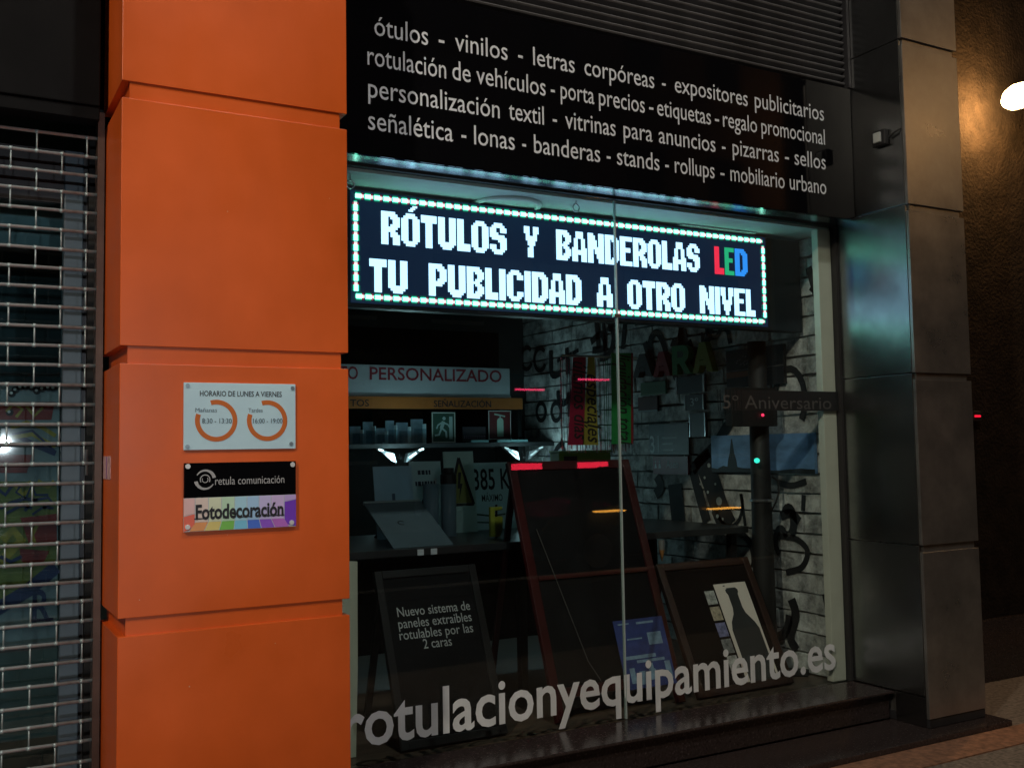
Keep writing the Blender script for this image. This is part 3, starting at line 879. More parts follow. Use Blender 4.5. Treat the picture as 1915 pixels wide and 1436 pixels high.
# ---- shelf unit along the back wall
YS = 6.7
shf = thing('wall_shelf_unit', 'dark shelf unit with an orange header board along the back wall', 'shelf', (2.9, 6.9, 0.15))
sx1 = at(975, 765, Y=YS).x
obj('back_panel', MB().box(1.2, sx1 + 0.02, 7.08, 7.119, 0.151, 2.3), mat('shelf_black', (0.006, 0.007, 0.007), 0.8, var=0.2, spec=0.05), shf)
zo1, zo0 = at(900, 744, Y=YS).z, at(900, 765, Y=YS).z
hb = obj('header_board', MB().box(1.2, sx1, YS - 0.02, YS + 0.0, zo0, zo1), mat('orange_board', (0.42, 0.14, 0.03), 0.5, var=0.1), shf)
fs = front(YS - 0.0205)
for wd_, ua, ub in (('TOS', 653, 688), ('SEÑALIZACIÓN', 809, 916)):
    mb = MB()
    text(mb, wd_, *fs, at(ua, 763, Y=YS).x, at(ub, 763, Y=YS).x, zo0 + 0.014, 0, cap=0.045, off=0.008)
    obj('lettering', mb, ink, hb)
zsh = at(800, 829, Y=YS).z
obj('shelf_board', MB().box(1.2, at(1035, 829, Y=YS).x, YS - 0.03, 7.079, zsh - 0.03, zsh), mat('shelf_dark', (0.03, 0.032, 0.034), 0.4, var=0.1), shf)
obj('shelf_board', MB().box(1.2, sx1, YS + 0.03, 7.079, 0.55, 0.58), MATS['shelf_dark'], shf)
for xx in (1.22, 2.40, sx1 - 0.03):
    obj('upright', MB().box(xx, xx + 0.03, YS + 0.001, 7.0795, 0.1515, zo0 - 0.001), MATS['shelf_black'], shf)
# box sign over the header
bs = thing('box_sign', 'pale box sign with red lettering resting on the orange header board', 'sign', (2.5, YS + 0.1, zo1))
bz1_ = at(900, 688, Y=YS).z
bxr = at(952, 720, Y=YS).x
obj('case', MB().box(1.3, bxr, YS - 0.015, YS + 0.2, zo1 + 0.002, bz1_), mat('opal_acrylic', (0.55, 0.62, 0.66), 0.45, var=0.06), bs, bevel=0.004)
obj('trim', MB().box(1.3, bxr + 0.004, YS - 0.019, YS - 0.0155, zo1 + 0.002, zo1 + 0.016), alu, bs)
fs = front(YS - 0.0155)
for wd_, ua, ub in (('TO', 633, 668), ('PERSONALIZADO', 690, 936)):
    mb = MB()
    text(mb, wd_, *fs, at(ua, 712, Y=YS).x, at(ub, 712, Y=YS).x, at(800, 712, Y=YS).z, 0, cap=0.085, off=0.012)
    obj('lettering', mb, mat('red_print', (0.35, 0.03, 0.05), 0.5, var=0.1), bs)

def card(name, label, cat, u0, v0, u1, v1, Y, m, border=None, group=None, t=0.006):
    """upright rigid card facing the street"""
    a, b = at(u0, v1, Y=Y), at(u1, v0, Y=Y)
    th = thing(name, label, cat, ((a.x + b.x) / 2, Y, a.z), group)
    obj('panel', MB().box(a.x, b.x, Y, Y + t, a.z, b.z), m, th)
    if border:
        w, bmat = border
        f = MB()
        f.box(a.x, b.x, Y - 0.0015, Y - 0.0003, b.z - w, b.z).box(a.x, b.x, Y - 0.0015, Y - 0.0003, a.z, a.z + w)
        f.box(a.x, a.x + w, Y - 0.0015, Y - 0.0003, a.z + w, b.z - w).box(b.x - w, b.x, Y - 0.0015, Y - 0.0003, a.z + w, b.z - w)
        obj('border', f, bmat, th)
    return th, a, b

YI = 6.78
pale = mat('pale_border', (0.5, 0.55, 0.52), 0.5, var=0.05)
ex, a, b = card('exit_sign', 'dark emergency exit sign with a running figure on the back shelf', 'sign', 808, 771, 851, 828, YI, mat('exit_green', (0.02, 0.07, 0.05), 0.5, var=0.1), (0.008, pale))
fx = front(YI - 0.0003)
w_, h_ = b.x - a.x, b.z - a.z
def E(x, y): return (a.x + x * w_, a.z + y * h_)
rm = MB()
rm.disc(E(.52, .80), 0.013, *fx, 0, 0.001)
rm.stroke([E(.50, .70), E(.40, .46)], 0.026, *fx, 0, 0.001)
rm.stroke([E(.46, .66), E(.68, .60), E(.76, .50)], 0.011, *fx, 0, 0.001)
rm.stroke([E(.46, .68), E(.26, .58), E(.20, .46)], 0.011, *fx, 0, 0.001)
rm.stroke([E(.42, .48), E(.60, .36), E(.62, .16)], 0.014, *fx, 0, 0.001)
rm.stroke([E(.40, .46), E(.30, .26), E(.12, .24)], 0.014, *fx, 0, 0.001)
rm.box(E(.74, 0)[0], E(.88, 0)[0], YI - 0.0015, YI - 0.0004, E(0, .12)[1], E(0, .86)[1])
obj('running_figure', rm, mat('exit_pale', (0.36, 0.5, 0.5), 0.5, var=0.05), ex)
exg, a, b = card('extinguisher_sign', 'dark red fire extinguisher sign with a pale outline on the back shelf', 'sign', 914, 768, 955, 822, YI, mat('sign_dark_red', (0.10, 0.012, 0.014), 0.5, var=0.1), (0.006, pale))
w_, h_ = b.x - a.x, b.z - a.z
bt = MB().prism([E(.38, .10), E(.66, .10), E(.66, .66), E(.60, .74), E(.44, .74), E(.38, .66)], *fx, 0, 0.001)
bt.stroke([E(.52, .74), E(.52, .84), E(.26, .88)], 0.012, *fx, 0, 0.001).stroke([E(.52, .84), E(.74, .80)], 0.010, *fx, 0, 0.001)
obj('extinguisher_print', bt, mat('print_pale_green', (0.34, 0.5, 0.42), 0.5, var=0.05), exg)
# clear holders standing in a row
holds = []
for i, (u, wd, ht) in enumerate(((668, 20, 34), (692, 18, 42), (714, 20, 30), (733, 16, 44), (756, 22, 40), (784, 22, 46))):
    lab = ['low clear acrylic holder at the pillar end of the back shelf', 'clear acrylic holder with a tall back, second from the pillar on the shelf', 'lowest clear acrylic holder on the back shelf', 'slim tall acrylic holder mid shelf',
           'wide clear acrylic holder left of the tallest one', 'tallest clear acrylic holder beside the exit sign'][i]
    a, b = at(u - wd / 2, 828, Y=6.80), at(u + wd / 2, 828 - ht, Y=6.80)
    th = thing('acrylic_holder', lab, 'display holder', ((a.x + b.x) / 2, 6.8, zsh), 'clear holders on the back shelf')
    zt = zsh + (b.z - a.z)
    obj('back_sheet', MB().box(a.x, b.x, 6.84, 6.846, zsh + 0.001, zt), mat('dim_blue_card', (0.14, 0.20, 0.24), 0.3, var=0.25, scale=20), th)
    obj('front_sheet', MB().box(a.x, b.x, 6.78, 6.783, zsh + 0.001, zsh + (zt - zsh) * 0.6), acrylic, th)
    obj('edge', MB().box(b.x - 0.004, b.x, 6.7835, 6.8395, zsh + 0.001, zsh + (zt - zsh) * 0.8), mat('acrylic_edge', (0.6, 0.72, 0.75), 0.2, var=0.05), th)
kb, a, b = card('keypad_sample', 'small dark sign sample with a dotted violet line on the back shelf', 'sign', 866, 798, 908, 826, YI, mat('sample_dark', (0.03, 0.025, 0.035), 0.5, var=0.2))
dd = MB()
for i in range(12):
    for j in range(2):
        x = a.x + (i + .7) * (b.x - a.x) / 12.4
        dd.box(x, x + 0.005, YI - 0.0015, YI - 0.0003, a.z + 0.022 + j * 0.014, a.z + 0.029 + j * 0.014)
obj('dotted_print', dd, mat('violet_dots', (0.35, 0.25, 0.40), 0.5, var=0.1), kb)
for (u0, u1, lab) in ((880, 912, 'short teal tray beside the dark sign sample'), (928, 985, 'long teal tray below the extinguisher sign')):
    a, b = at(u0, 826, Y=6.69), at(u1, 826, Y=6.69)
    tr = thing('shelf_tray', lab, 'tray', ((a.x + b.x) / 2, 6.7, zsh), 'trays on the back shelf')
    obj('tray_base', MB().box(a.x, b.x, 6.68, 6.77, zsh + 0.001, zsh + 0.006), mat('teal_plastic', (0.12, 0.24, 0.25), 0.4, var=0.1), tr)
    obj('tray_lip', MB().box(a.x, b.x, 6.674, 6.6795, zsh + 0.001, zsh + 0.02), MATS['teal_plastic'], tr)

# ---- chrome lamps clipped under the shelf (lit)
lampglow = glow('lamp_tube', (0.62, 0.95, 1.0), 6.0)
for k, (u, v, s) in enumerate(((749, 851, 1.0), (978, 849, 0.85))):
    p = at(u, v, Y=6.62)
    th = thing('under_shelf_lamp', ('brighter lit chrome lamp under the back shelf above the blue sheet' if k == 0 else 'dimmer lit chrome lamp under the back shelf above the red board'), 'lamp', (p.x, 6.62, p.z), 'chrome lamps under the shelf')
    hw_ = at(u + 42 * s, v, Y=6.62).x - p.x
    zt = zsh - 0.031
    for sg in (-1, 1):
        wing = MB().prism([(sg * hw_ * .22, zt - p.z - 0.10), (sg * hw_ * .30, zt - p.z - 0.04), (sg * hw_, zt - p.z - 0.002), (sg * hw_ * .95, zt - p.z - 0.014), (sg * hw_ * .42, zt - p.z - 0.085)], p, VX, VZ, VY, -0.012, 0.03)
        obj('reflector', wing, alu, th)
        obj('tube', MB().tube(p + Vector((sg * hw_ * .36, -0.016, zt - p.z - 0.068)), p + Vector((sg * hw_ * .66, -0.016, zt - p.z - 0.036)), 0.006), glow('lamp_tube_dim', (0.55, 0.9, 0.95), 0.9) if k else lampglow, th)
        obj('tube', MB().tube(p + Vector((sg * hw_ * .80, -0.018, zt - p.z - 0.016)), p + Vector((sg * hw_ * .98, -0.018, zt - p.z - 0.008)), 0.006), MATS.get('lamp_tube_dim') if k else lampglow, th)
    ld = bpy.data.lights.new('lamp_light', 'POINT'); ld.energy = 4.5 if k == 0 else 2.2; ld.color = (0.55, 0.92, 1.0); ld.shadow_soft_size = 0.08
    lo = bpy.data.objects.new('lamp_light', ld); COL.objects.link(lo); lo.parent = th; lo.location = (0, -0.12, zt - p.z - 0.10)

# ---- display table
YT = 4.42
tz = at(900, 1017, Y=YT).z
tb = thing('display_table', 'long dark display table running behind the A-boards', 'table', (2.5, 4.85, 0.15))
obj('table_top', MB().box(1.2, 3.99, YT, 5.3, tz - 0.035, tz), mat('table_black', (0.03, 0.032, 0.034), 0.35, var=0.15), tb, bevel=0.003)
for xx in (1.25, 2.55, 3.93):
    for yy in (4.50, 5.24):
        obj('leg', MB().box(xx, xx + 0.04, yy, yy + 0.04, 0.151, tz - 0.0355), black_matt, tb)
obj('modesty_panel', MB().box(1.295, 3.925, 5.20, 5.215, 0.30, tz - 0.036), MATS['shelf_black'], tb)

def leaner(name, label, cat, u0, u1, vtl, vtr, vb, Yb, Yt, m, zbase=None, th_=0.006):
    """sheet standing on the table top and leaning back; returns plane frame"""
    zb = tz + 0.001 if zbase is None else zbase
    a = at(u0, vb, Y=Yb); b = at(u1, vb, Y=Yb)
    zt = at((u0 + u1) / 2, (vtl + vtr) / 2, Y=Yt).z
    up = Vector((0, Yt - Yb, zt - zb)); Ln = up.length; up.normalize()
    nn = VX.cross(up)
    if nn.y > 0: nn = -nn
    o = Vector((a.x, Yb, zb))
    t = thing(name, label, cat, ((a.x + b.x) / 2, Yb, zb))
    obj('sheet', MB().obox(o, VX, up, nn, (0, b.x - a.x), (0, Ln), (-th_, 0)), m, t)
    return t, o, up, nn, b.x - a.x, Ln

sheetm = mat('pale_blue_sheet', (0.60, 0.76, 0.85), 0.5, var=0.08)
ymid = 4.95
s1, o, up, nn, sw, sl = leaner('blue_sheet', 'pale blue sheet leaning at the pillar end of the display table', 'sign', 706, 778, 873, 870, 935, 4.97, 5.03, sheetm)
q = MB()
q.prism([(sw * .44, sl * .10), (sw * .52, sl * .10), (sw * .52, sl * .62), (sw * .44, sl * .62)], o, VX, up, nn, 0.0005, 0.0015)
q.prism([(sw * .36, sl * .36), (sw * .62, sl * .36), (sw * .62, sl * .39), (sw * .36, sl * .39)], o, VX, up, nn, 0.0005, 0.0014)
obj('print', q, mat('dim_blue_print', (0.10, 0.16, 0.24), 0.5, var=0.2), s1)
s2, o, up, nn, sw, sl = leaner('notice_sheet', 'pale notice with two lines of print and a dark disc behind the two beakers', 'sign', 774, 833, 864, 861, 934, 5.03, 5.09, mat('pale_grey_sheet', (0.66, 0.76, 0.76), 0.5, var=0.08))
q = MB()
for r, (fa, fb) in enumerate(((.25, .68), (.15, .80))):
    x = fa
    while x < fb:
        w = random.uniform(.04, .10)
        q.prism([(sw * x, sl * (.82 - r * .15)), (sw * min(fb, x + w), sl * (.82 - r * .15)), (sw * min(fb, x + w), sl * (.88 - r * .15)), (sw * x, sl * (.88 - r * .15))], o, VX, up, nn, 0.0005, 0.0015)
        x += w + .03
q.disc((sw * .50, sl * .43), sw * .20, o, VX, up, nn, 0.0005, 0.0015, 20)
obj('print', q, mat('dark_navy_print', (0.03, 0.035, 0.06), 0.5, var=0.1), s2)
s3, o, up, nn, sw, sl = leaner('warning_sign', 'tall warning sign with an outlined black triangle on the display table', 'sign', 837, 893, 845, 843, 934, 5.10, 5.15, mat('pale_warning_sheet', (0.62, 0.72, 0.68), 0.5, var=0.1))
q = MB()
A_, B_, C_ = (sw * .08, sl * .34), (sw * .92, sl * .34), (sw * .50, sl * .92)
for p_, r_ in ((A_, B_), (B_, C_), (C_, A_)):
    q.stroke([p_, r_], 0.016, o, VX, up, nn, 0.0008, 0.0018)
obj('triangle_print', q, ink, s3)
obj('triangle_field', MB().prism([(sw * .14, sl * .36), (sw * .86, sl * .36), (sw * .50, sl * .86)], o, VX, up, nn, 0.0002, 0.0007), mat('dull_yellow_print', (0.26, 0.28, 0.07), 0.5, var=0.15), s3)
obj('bolt_print', MB().prism([(sw * .46, sl * .74), (sw * .56, sl * .74), (sw * .50, sl * .60), (sw * .58, sl * .60), (sw * .44, sl * .40), (sw * .48, sl * .54), (sw * .41, sl * .54)], o, VX, up, nn, 0.0009, 0.0019), ink, s3)
s4, o, up, nn, sw, sl = leaner('load_sign', 'pale load limit sign reading 385 and partly behind the red A-board', 'sign', 884, 972, 867, 862, 932, 5.18, 5.22, mat('pale_load_sheet', (0.64, 0.76, 0.76), 0.5, var=0.08))
q = MB()
text(q, '385 Kg', o, VX, up, nn, sw * .06, sw * .98, sl * .60, 0, cap=sl * .30, off=0.014, t=0.001)
text(q, 'MÁXIMO', o, VX, up, nn, sw * .22, sw * .66, sl * .42, 0, cap=sl * .10, off=0.006, t=0.001)
obj('lettering', q, ink, s4)
q = MB()
q.stroke([(sw * .62, sl * .16), (sw * .46, sl * .10), (sw * .62, sl * .04)], 0.006, o, VX, up, nn, 0.0005, 0.0015)
q.stroke([(sw * .04, sl * .24), (sw * .40, sl * .20), (sw * .70, sl * .22)], 0.010, o, VX, up, nn, 0.0005, 0.0015)
q.stroke([(sw * .04, sl * .12), (sw * .42, sl * .10)], 0.008, o, VX, up, nn, 0.0005, 0.0015)
obj('drawing_print', q, mat('dark_green_print', (0.05, 0.12, 0.07), 0.5, var=0.2), s4)
for k_ in ('pale_blue_sheet', 'pale_grey_sheet', 'pale_warning_sheet', 'pale_load_sheet'):
    opal(MATS[k_], 0.55)
# two beakers
for k, (u, lab) in enumerate(((806, 'pale beaker in front of the notice with the dark disc'), (839, 'pale beaker with a dark top in front of the warning sign'))):
    p = at(u, 936, Y=4.93)
    bk = thing('beaker', lab, 'beaker', (p.x, 4.93, tz + 0.001), 'pale beakers on the display table')
    zc = tz + 0.001
    hgt = at(u, 905, Y=4.93).z - zc
    obj('cup', MB().lathe([(0.038, 0.0), (0.040, hgt * .5), (0.041, hgt), (0.037, hgt), (0.036, 0.01)], (p.x, 4.93, zc), 20), mat('frosted_cup', (0.42, 0.58, 0.66), 0.3, var=0.06), bk, smooth=True)
    if k:
        obj('lid', MB().lathe([(0.043, hgt + .001), (0.043, hgt + .05), (0.03, hgt + .06), (0.03, hgt + .085), (0.001, hgt + .087)], (p.x, 4.93, zc), 20), black_matt, bk)
    else:
        obj('stirrer', MB().tube((p.x + .01, 4.93, zc + .02), (p.x + .03, 4.93, zc + hgt + .03), 0.004), alu, bk)
opal(MATS['frosted_cup'], 0.5)
a, b = at(1046, 866, Y=4.95), at(1142, 845, Y=4.95)
gb_ = thing('green_box', 'lime green box on the display table behind the top of the red A-board', 'box', ((a.x + b.x) / 2, 4.98, tz + .001))
obj('box_body', MB().box(a.x, b.x, 4.95, 5.05, tz + .001, b.z), mat('lime_card', (0.16, 0.30, 0.04), 0.5, var=0.2), gb_, bevel=0.003)
obj('notch', MB().box(a.x + .03, a.x + .12, 4.9475, 4.9495, b.z - .05, b.z - .02), ink, gb_)
obj('lid', MB().box(a.x - .004, b.x + .004, 4.946, 5.054, b.z + .0005, b.z + .012), mat('lime_lid', (0.2, 0.34, 0.08), 0.5, var=0.2), gb_)
for uu in (787, 812):
    p = at(uu, 1041, Y=YT - .004)
    obj('price_label', MB().box(p.x - .016, p.x + .016, YT - .003, YT - .0005, tz - .033, tz - .006), white_print, tb)
p = at(1237, 1010, Y=4.40)
ht = thing('hanging_plumb', 'grey plumb with an orange tip hanging under the table edge left of the black post', 'plumb', (p.x, 4.40, p.z))
obj('cord', MB().tube((p.x, 4.405, tz - .036), (p.x, 4.40, p.z), 0.002, 6), alu, ht)
obj('weight', MB().tube((p.x, 4.40, p.z), (p.x, 4.40, p.z - .05), 0.018, 12, 0.016), mat('plumb_grey', (0.3, 0.3, 0.3), 0.4, metal=0.5, var=0.1), ht)
obj('tip', MB().tube((p.x, 4.40, p.z - .0505), (p.x, 4.40, p.z - .11), 0.016, 12, 0.002), mat('plumb_orange', (0.4, 0.18, 0.06), 0.4, var=0.1), ht)
# sloped display tablet
s5, o, up, nn, sw, sl = leaner('sloped_display_panel', 'dark grey sheet on a sloped stand lying on the display table', 'display', 736, 848, 938, 935, 1010, 4.48, 4.86, mat('grey_panel', (0.11, 0.16, 0.19), 0.4, var=0.1))
obj('sheet_edge', MB().obox(o, VX, up, nn, (0, sw), (sl + 0.0005, sl + 0.012), (-0.010, 0.004)), mat('pale_edge', (0.42, 0.5, 0.52), 0.4, var=0.05), s5)
obj('stand_leg', MB().tube(o + VX * sw * .5 + up * sl * .9 - nn * .012, (o.x + sw * .5, 5.1, tz + .004), 0.008), dark_metal, s5)
obj('motif_print', MB().arc((sw * .40, sl * .52), 0.014, 0.020, R(30), R(300), o, VX, up, nn, 0.0005, 0.0015, 14), ink, s5)
# yellow figure 'block' on the table
p = at(929, 975, Y=4.62)
yb = thing('yellow_tag', 'small yellow and grey foam shape hanging on a peg beside the red A-board', 'tag', (p.x, 4.62, tz + 0.001))
hz = at(929, 955, Y=4.62).z
fy = (Vector((p.x, 4.62, 0)), VX, VZ, -VY)
obj('peg', MB().tube((p.x + .02, 4.66, tz + .001), (p.x + .02, 4.66, hz + .03), 0.006), black_matt, yb)
obj('shape', MB().prism([(-.035, hz - .13), (.02, hz - .13), (.035, hz - .09), (.035, hz - .03), (-.01, hz - .03), (-.01, hz + .0), (.035, hz + .005), (.035, hz + .02), (-.035, hz + .02)], *fy, -0.02, 0.0), mat('dull_yellow_foam', (0.30, 0.34, 0.03), 0.6, var=0.15), yb, bevel=0.002)

# ---- A-boards
FZ = 0.1505
def aboard(name, label, x0, x1, Yb, Yt, zt, frame_w, fm, face_m, leg=0.0, group='A-boards standing behind the window', zb=FZ, foot=0.0):
    up = Vector((0, Yt - Yb, zt - zb)); Ln = up.length; up.normalize()
    nn = VX.cross(up)
    if nn.y > 0: nn = -nn
    o = Vector((x0, Yb, zb + 0.012))
    W = x1 - x0
    t = thing(name, label, 'A-board', ((x0 + x1) / 2, Yb, zb), group)
    th = 0.028
    fb = foot
    obj('stile', MB().obox(o, VX, up, nn, (0, frame_w), (0, Ln), (-th, 0)), fm, t, bevel=0.003)
    obj('stile', MB().obox(o, VX, up, nn, (W - frame_w, W), (0, Ln), (-th, 0)), fm, t, bevel=0.003)
    obj('rail', MB().obox(o, VX, up, nn, (frame_w + .0005, W - frame_w - .0005), (Ln - frame_w, Ln), (-th, -0.001)), fm, t, bevel=0.003)
    obj('rail', MB().obox(o, VX, up, nn, (frame_w + .0005, W - frame_w - .0005), (fb, fb + frame_w), (-th, -0.001)), fm, t, bevel=0.003)
    obj('face', MB().obox(o, VX, up, nn, (frame_w + .001, W - frame_w - .001), (fb + frame_w + .001, Ln - frame_w - .001), (-th * .7, -0.008)), face_m, t)
    # rear prop, hinged at the top
    ra = o + up * (Ln - .03) + VX * .03 - nn * (th + .004)
    for xx in (0.03, W - 0.06):
        top = o + up * (Ln - .04) + VX * xx - nn * (th + .002)
        bot = Vector((top.x, Yt + (Yt - Yb) * .6 + .05, zb + .004))
        dd_ = (bot - top); l2 = dd_.length; dd_.normalize()
        obj('prop', MB().obox(top, VX, dd_, VX.cross(dd_), (0, .03), (0, l2), (-.008, .008)), fm, t)
    return t, o, up, nn, W, Ln

grey_frame = mat('dark_grey_frame', (0.018, 0.018, 0.019), 0.4, metal=0.3, var=0.15)
xa = (at(700, 1075, Y=4.22).x + at(748, 1425, Y=3.95).x) / 2
xb = (at(895, 1055, Y=4.22).x + at(940, 1385, Y=3.95).x) / 2
t, o, up, nn, W, Ln = aboard('panel_board', 'dark grey framed black A-board with four lines of small lettering', xa, xb, 3.93, 4.22, 0.845, 0.035, grey_frame, chalk)
q = MB()
def brd(u, v):     # where a photograph pixel falls on the board's own face
    d = _F * FOC + RIGHT * (u - 957.5) - UP * (v - 718)
    k = (o - CAM).dot(nn) / d.dot(nn)
    p = CAM + d * k - o
    return p.dot(VX), p.dot(up)
for s, l, r in (('Nuevo sistema de', (745, 1152), (881, 1139)), ('paneles extraibles', (747, 1174), (884, 1160)), ('rotulables por las', (749, 1195), (887, 1181)), ('2 caras', (794, 1211), (847, 1206))):
    a, b = brd(*l), brd(*r)
    text(q, s, o, VX, up, nn, a[0], b[0], (a[1] + b[1]) / 2, 0.0265, off=0.004, t=-0.0065)
obj('lettering', q, mat('chalk_white_print', (0.55, 0.56, 0.55), 0.6, var=0.1), t)

xa = (at(948, 870, Y=4.36).x + at(1045, 1310, Y=3.95).x) / 2
xb = (at(1198, 860, Y=4.36).x + at(1262, 1310, Y=3.95).x) / 2
t, o, up, nn, W, Ln = aboard('chalkboard', 'tall red framed A-board with a black face, the largest of the boards', xa, xb, 3.95, 4.37, 1.305, 0.045, red_paint, chalk, foot=0.10)
obj('cross_rail', MB().obox(o, VX, up, nn, (0.046, W - 0.046), (Ln * .52, Ln * .52 + .02), (-.0078, 0.004)), red_paint, t)
obj('string', MB().path([tuple(o + VX * (W * .12) + up * (Ln * .72) + nn * .002), tuple(o + VX * (W * .30) + up * (Ln * .2) + nn * .012), tuple(o + VX * (W * .36) + up * (Ln * .12) + nn * .02)], 0.0018, 6), mat('pale_cord', (0.07, 0.068, 0.065), 0.8, var=0.1), t)
# blue brochure on it
br = thing('brochure', 'blue printed brochure pinned low on the red framed A-board', 'brochure', o + VX * (W * .6) + nn * .01)
bl, brt = brd(1172, 1255), brd(1230, 1152)
bx0_, bx1_, by0_, by1_ = bl[0] - .02, brt[0] + .02, brd(1180, 1290)[1], brt[1]
obj('cover', MB().obox(o, VX, up, nn, (bx0_, bx1_), (by0_, by1_), (0.0005, 0.004)), mat('brochure_blue', (0.035, 0.06, 0.22), 0.35, var=0.3, scale=14), br)
q = MB()
wB, hB = bx1_ - bx0_, by1_ - by0_
for (f0, g0, f1, g1) in ((.08, .93, .3, .95), (.45, .92, .8, .95), (.2, .70, .5, .72), (.62, .60, .90, .78), (.1, .42, .7, .47), (.3, .36, .86, .40), (.12, .08, .22, .30), (.3, .05, .42, .24), (.5, .1, .6, .34), (.66, .14, .78, .22), (.84, .08, .95, .34)):
    q.obox(o, VX, up, nn, (bx0_ + wB * f0, bx0_ + wB * f1), (by0_ + hB * g0, by0_ + hB * g1), (0.0042, 0.005))
q.disc((bx0_ + wB * .60, by0_ + hB * .22), .012, o, VX, up, nn, 0.0043, 0.0052)
obj('cover_print', q, mat('pale_blue_print', (0.22, 0.34, 0.48), 0.4, var=0.3, scale=30), br)

xa = (at(1236, 1075, Y=4.26).x + at(1300, 1310, Y=3.98).x) / 2
xb = (at(1408, 1043, Y=4.26).x + at(1475, 1285, Y=3.98).x) / 2
t, o, up, nn, W, Ln = aboard('poster_board', 'brown wooden framed A-board with a bottle poster beside the brick wall', xa, xb, 3.96, 4.28, 0.765, 0.04, wood, mat('dark_brown_face', (0.010, 0.006, 0.005), 0.6, var=0.3, spec=0.1))
ps = thing('bottle_poster', 'white poster with a black bottle silhouette on the brown A-board', 'poster', o + VX * (W * .6) + nn * .004)
p0, p1, p2 = brd(1335, 1092), brd(1394, 1086), brd(1388, 1278)
pw2 = p1[0] - p0[0]; ph2 = p0[1] - p2[1]
ox, oy = p0[0], p2[1]
obj('paper', MB().obox(o, VX, up, nn, (ox, ox + pw2), (oy, oy + ph2), (-0.0075, -0.006)), mat('poster_paper', (0.82, 0.72, 0.64), 0.5, var=0.04), ps)
prof = [(.10, .0), (.10, .52), (.16, .60), (.30, .68), (.34, .74), (.34, .88), (.30, .905), (.30, .93), (.36, .95), (.62, .95), (.68, .93), (.68, .905), (.64, .88), (.64, .74), (.68, .68), (.86, .58), (.93, .51), (.93, .0)]
obj('bottle_print', MB().prism([(ox + f * pw2, oy + g * ph2) for f, g in prof], o, VX, up, nn, -0.0058, -0.005), mat('bottle_black', (0.03, 0.032, 0.034), 0.5, var=0.2), ps)
hgr = MB().disc((ox + pw2 * .3, oy + ph2 * .975), .008, o, VX, up, nn, -0.0058, -0.005, 12, .003)
obj('hanging_slot', hgr, ink, ps)
for i in range(5):
    g = 0.80 - i * 0.165
    obj('photo_strip_picture', MB().obox(o, VX, up, nn, (ox - pw2 * .34, ox - pw2 * .05), (oy + ph2 * g, oy + ph2 * (g + .14)), (-0.0075, -0.006)),
        mat('strip_%d' % i, ((0.42, 0.42, 0.40), (0.46, 0.38, 0.28), (0.20, 0.20, 0.36), (0.22, 0.22, 0.22), (0.46, 0.44, 0.42))[i], 0.5, var=0.6, scale=45), ps)

# pale board leaning beside the pillar
a = at(652, 1050, Y=4.12); b2 = at(672, 1350, Y=3.95)
lb = thing('pale_board', 'narrow pale board leaning in the window just beside the orange pillar', 'board', (1.40, 4.0, FZ))
obj('sheet', MB().prism([(1.34, FZ + .002), (b2.x, FZ + .002), (b2.x + .01, 0.5), (a.x - .01, 0.93), (1.34, 0.95)], Vector((0, 3.99, 0)), VX, VZ, -VY, -0.012, 0), mat('olive_board', (0.62, 0.64, 0.50), 0.5, var=0.08), lb)

# ---- pennants with tinsel
ten = thing('tinsel_fringe', 'silver tinsel fringe hanging behind the sale pennants', 'fringe', (3.0, 4.55, 1.4))
rod = MB().tube((at(1050, 668, Y=4.54).x, 4.54, 1.865), (at(1192, 668, Y=4.54).x, 4.54, 1.865), 0.006)
for uu in (1070, 1180):
    x = at(uu, 668, Y=4.54).x
    rod.tube((x, 4.54, 1.871), (x, 4.54, 2.499), 0.0015, 6)
obj('hanging_rod', rod, alu, ten)
fr = MB()
x = at(1052, 800, Y=4.54).x; xe = at(1188, 800, Y=4.54).x
while x < xe:
    yy = 4.55 + random.uniform(0, .02)
    fr.box(x, x + 0.0035, yy, yy + 0.001, 1.36 + random.uniform(-.015, .02), 1.858)
    x += random.uniform(0.009, 0.018)
obj('tinsel_strands', fr, mat('silver_tinsel', (0.55, 0.66, 0.70), 0.18, metal=0.9, var=0.35, scale=25), ten, kind='stuff')
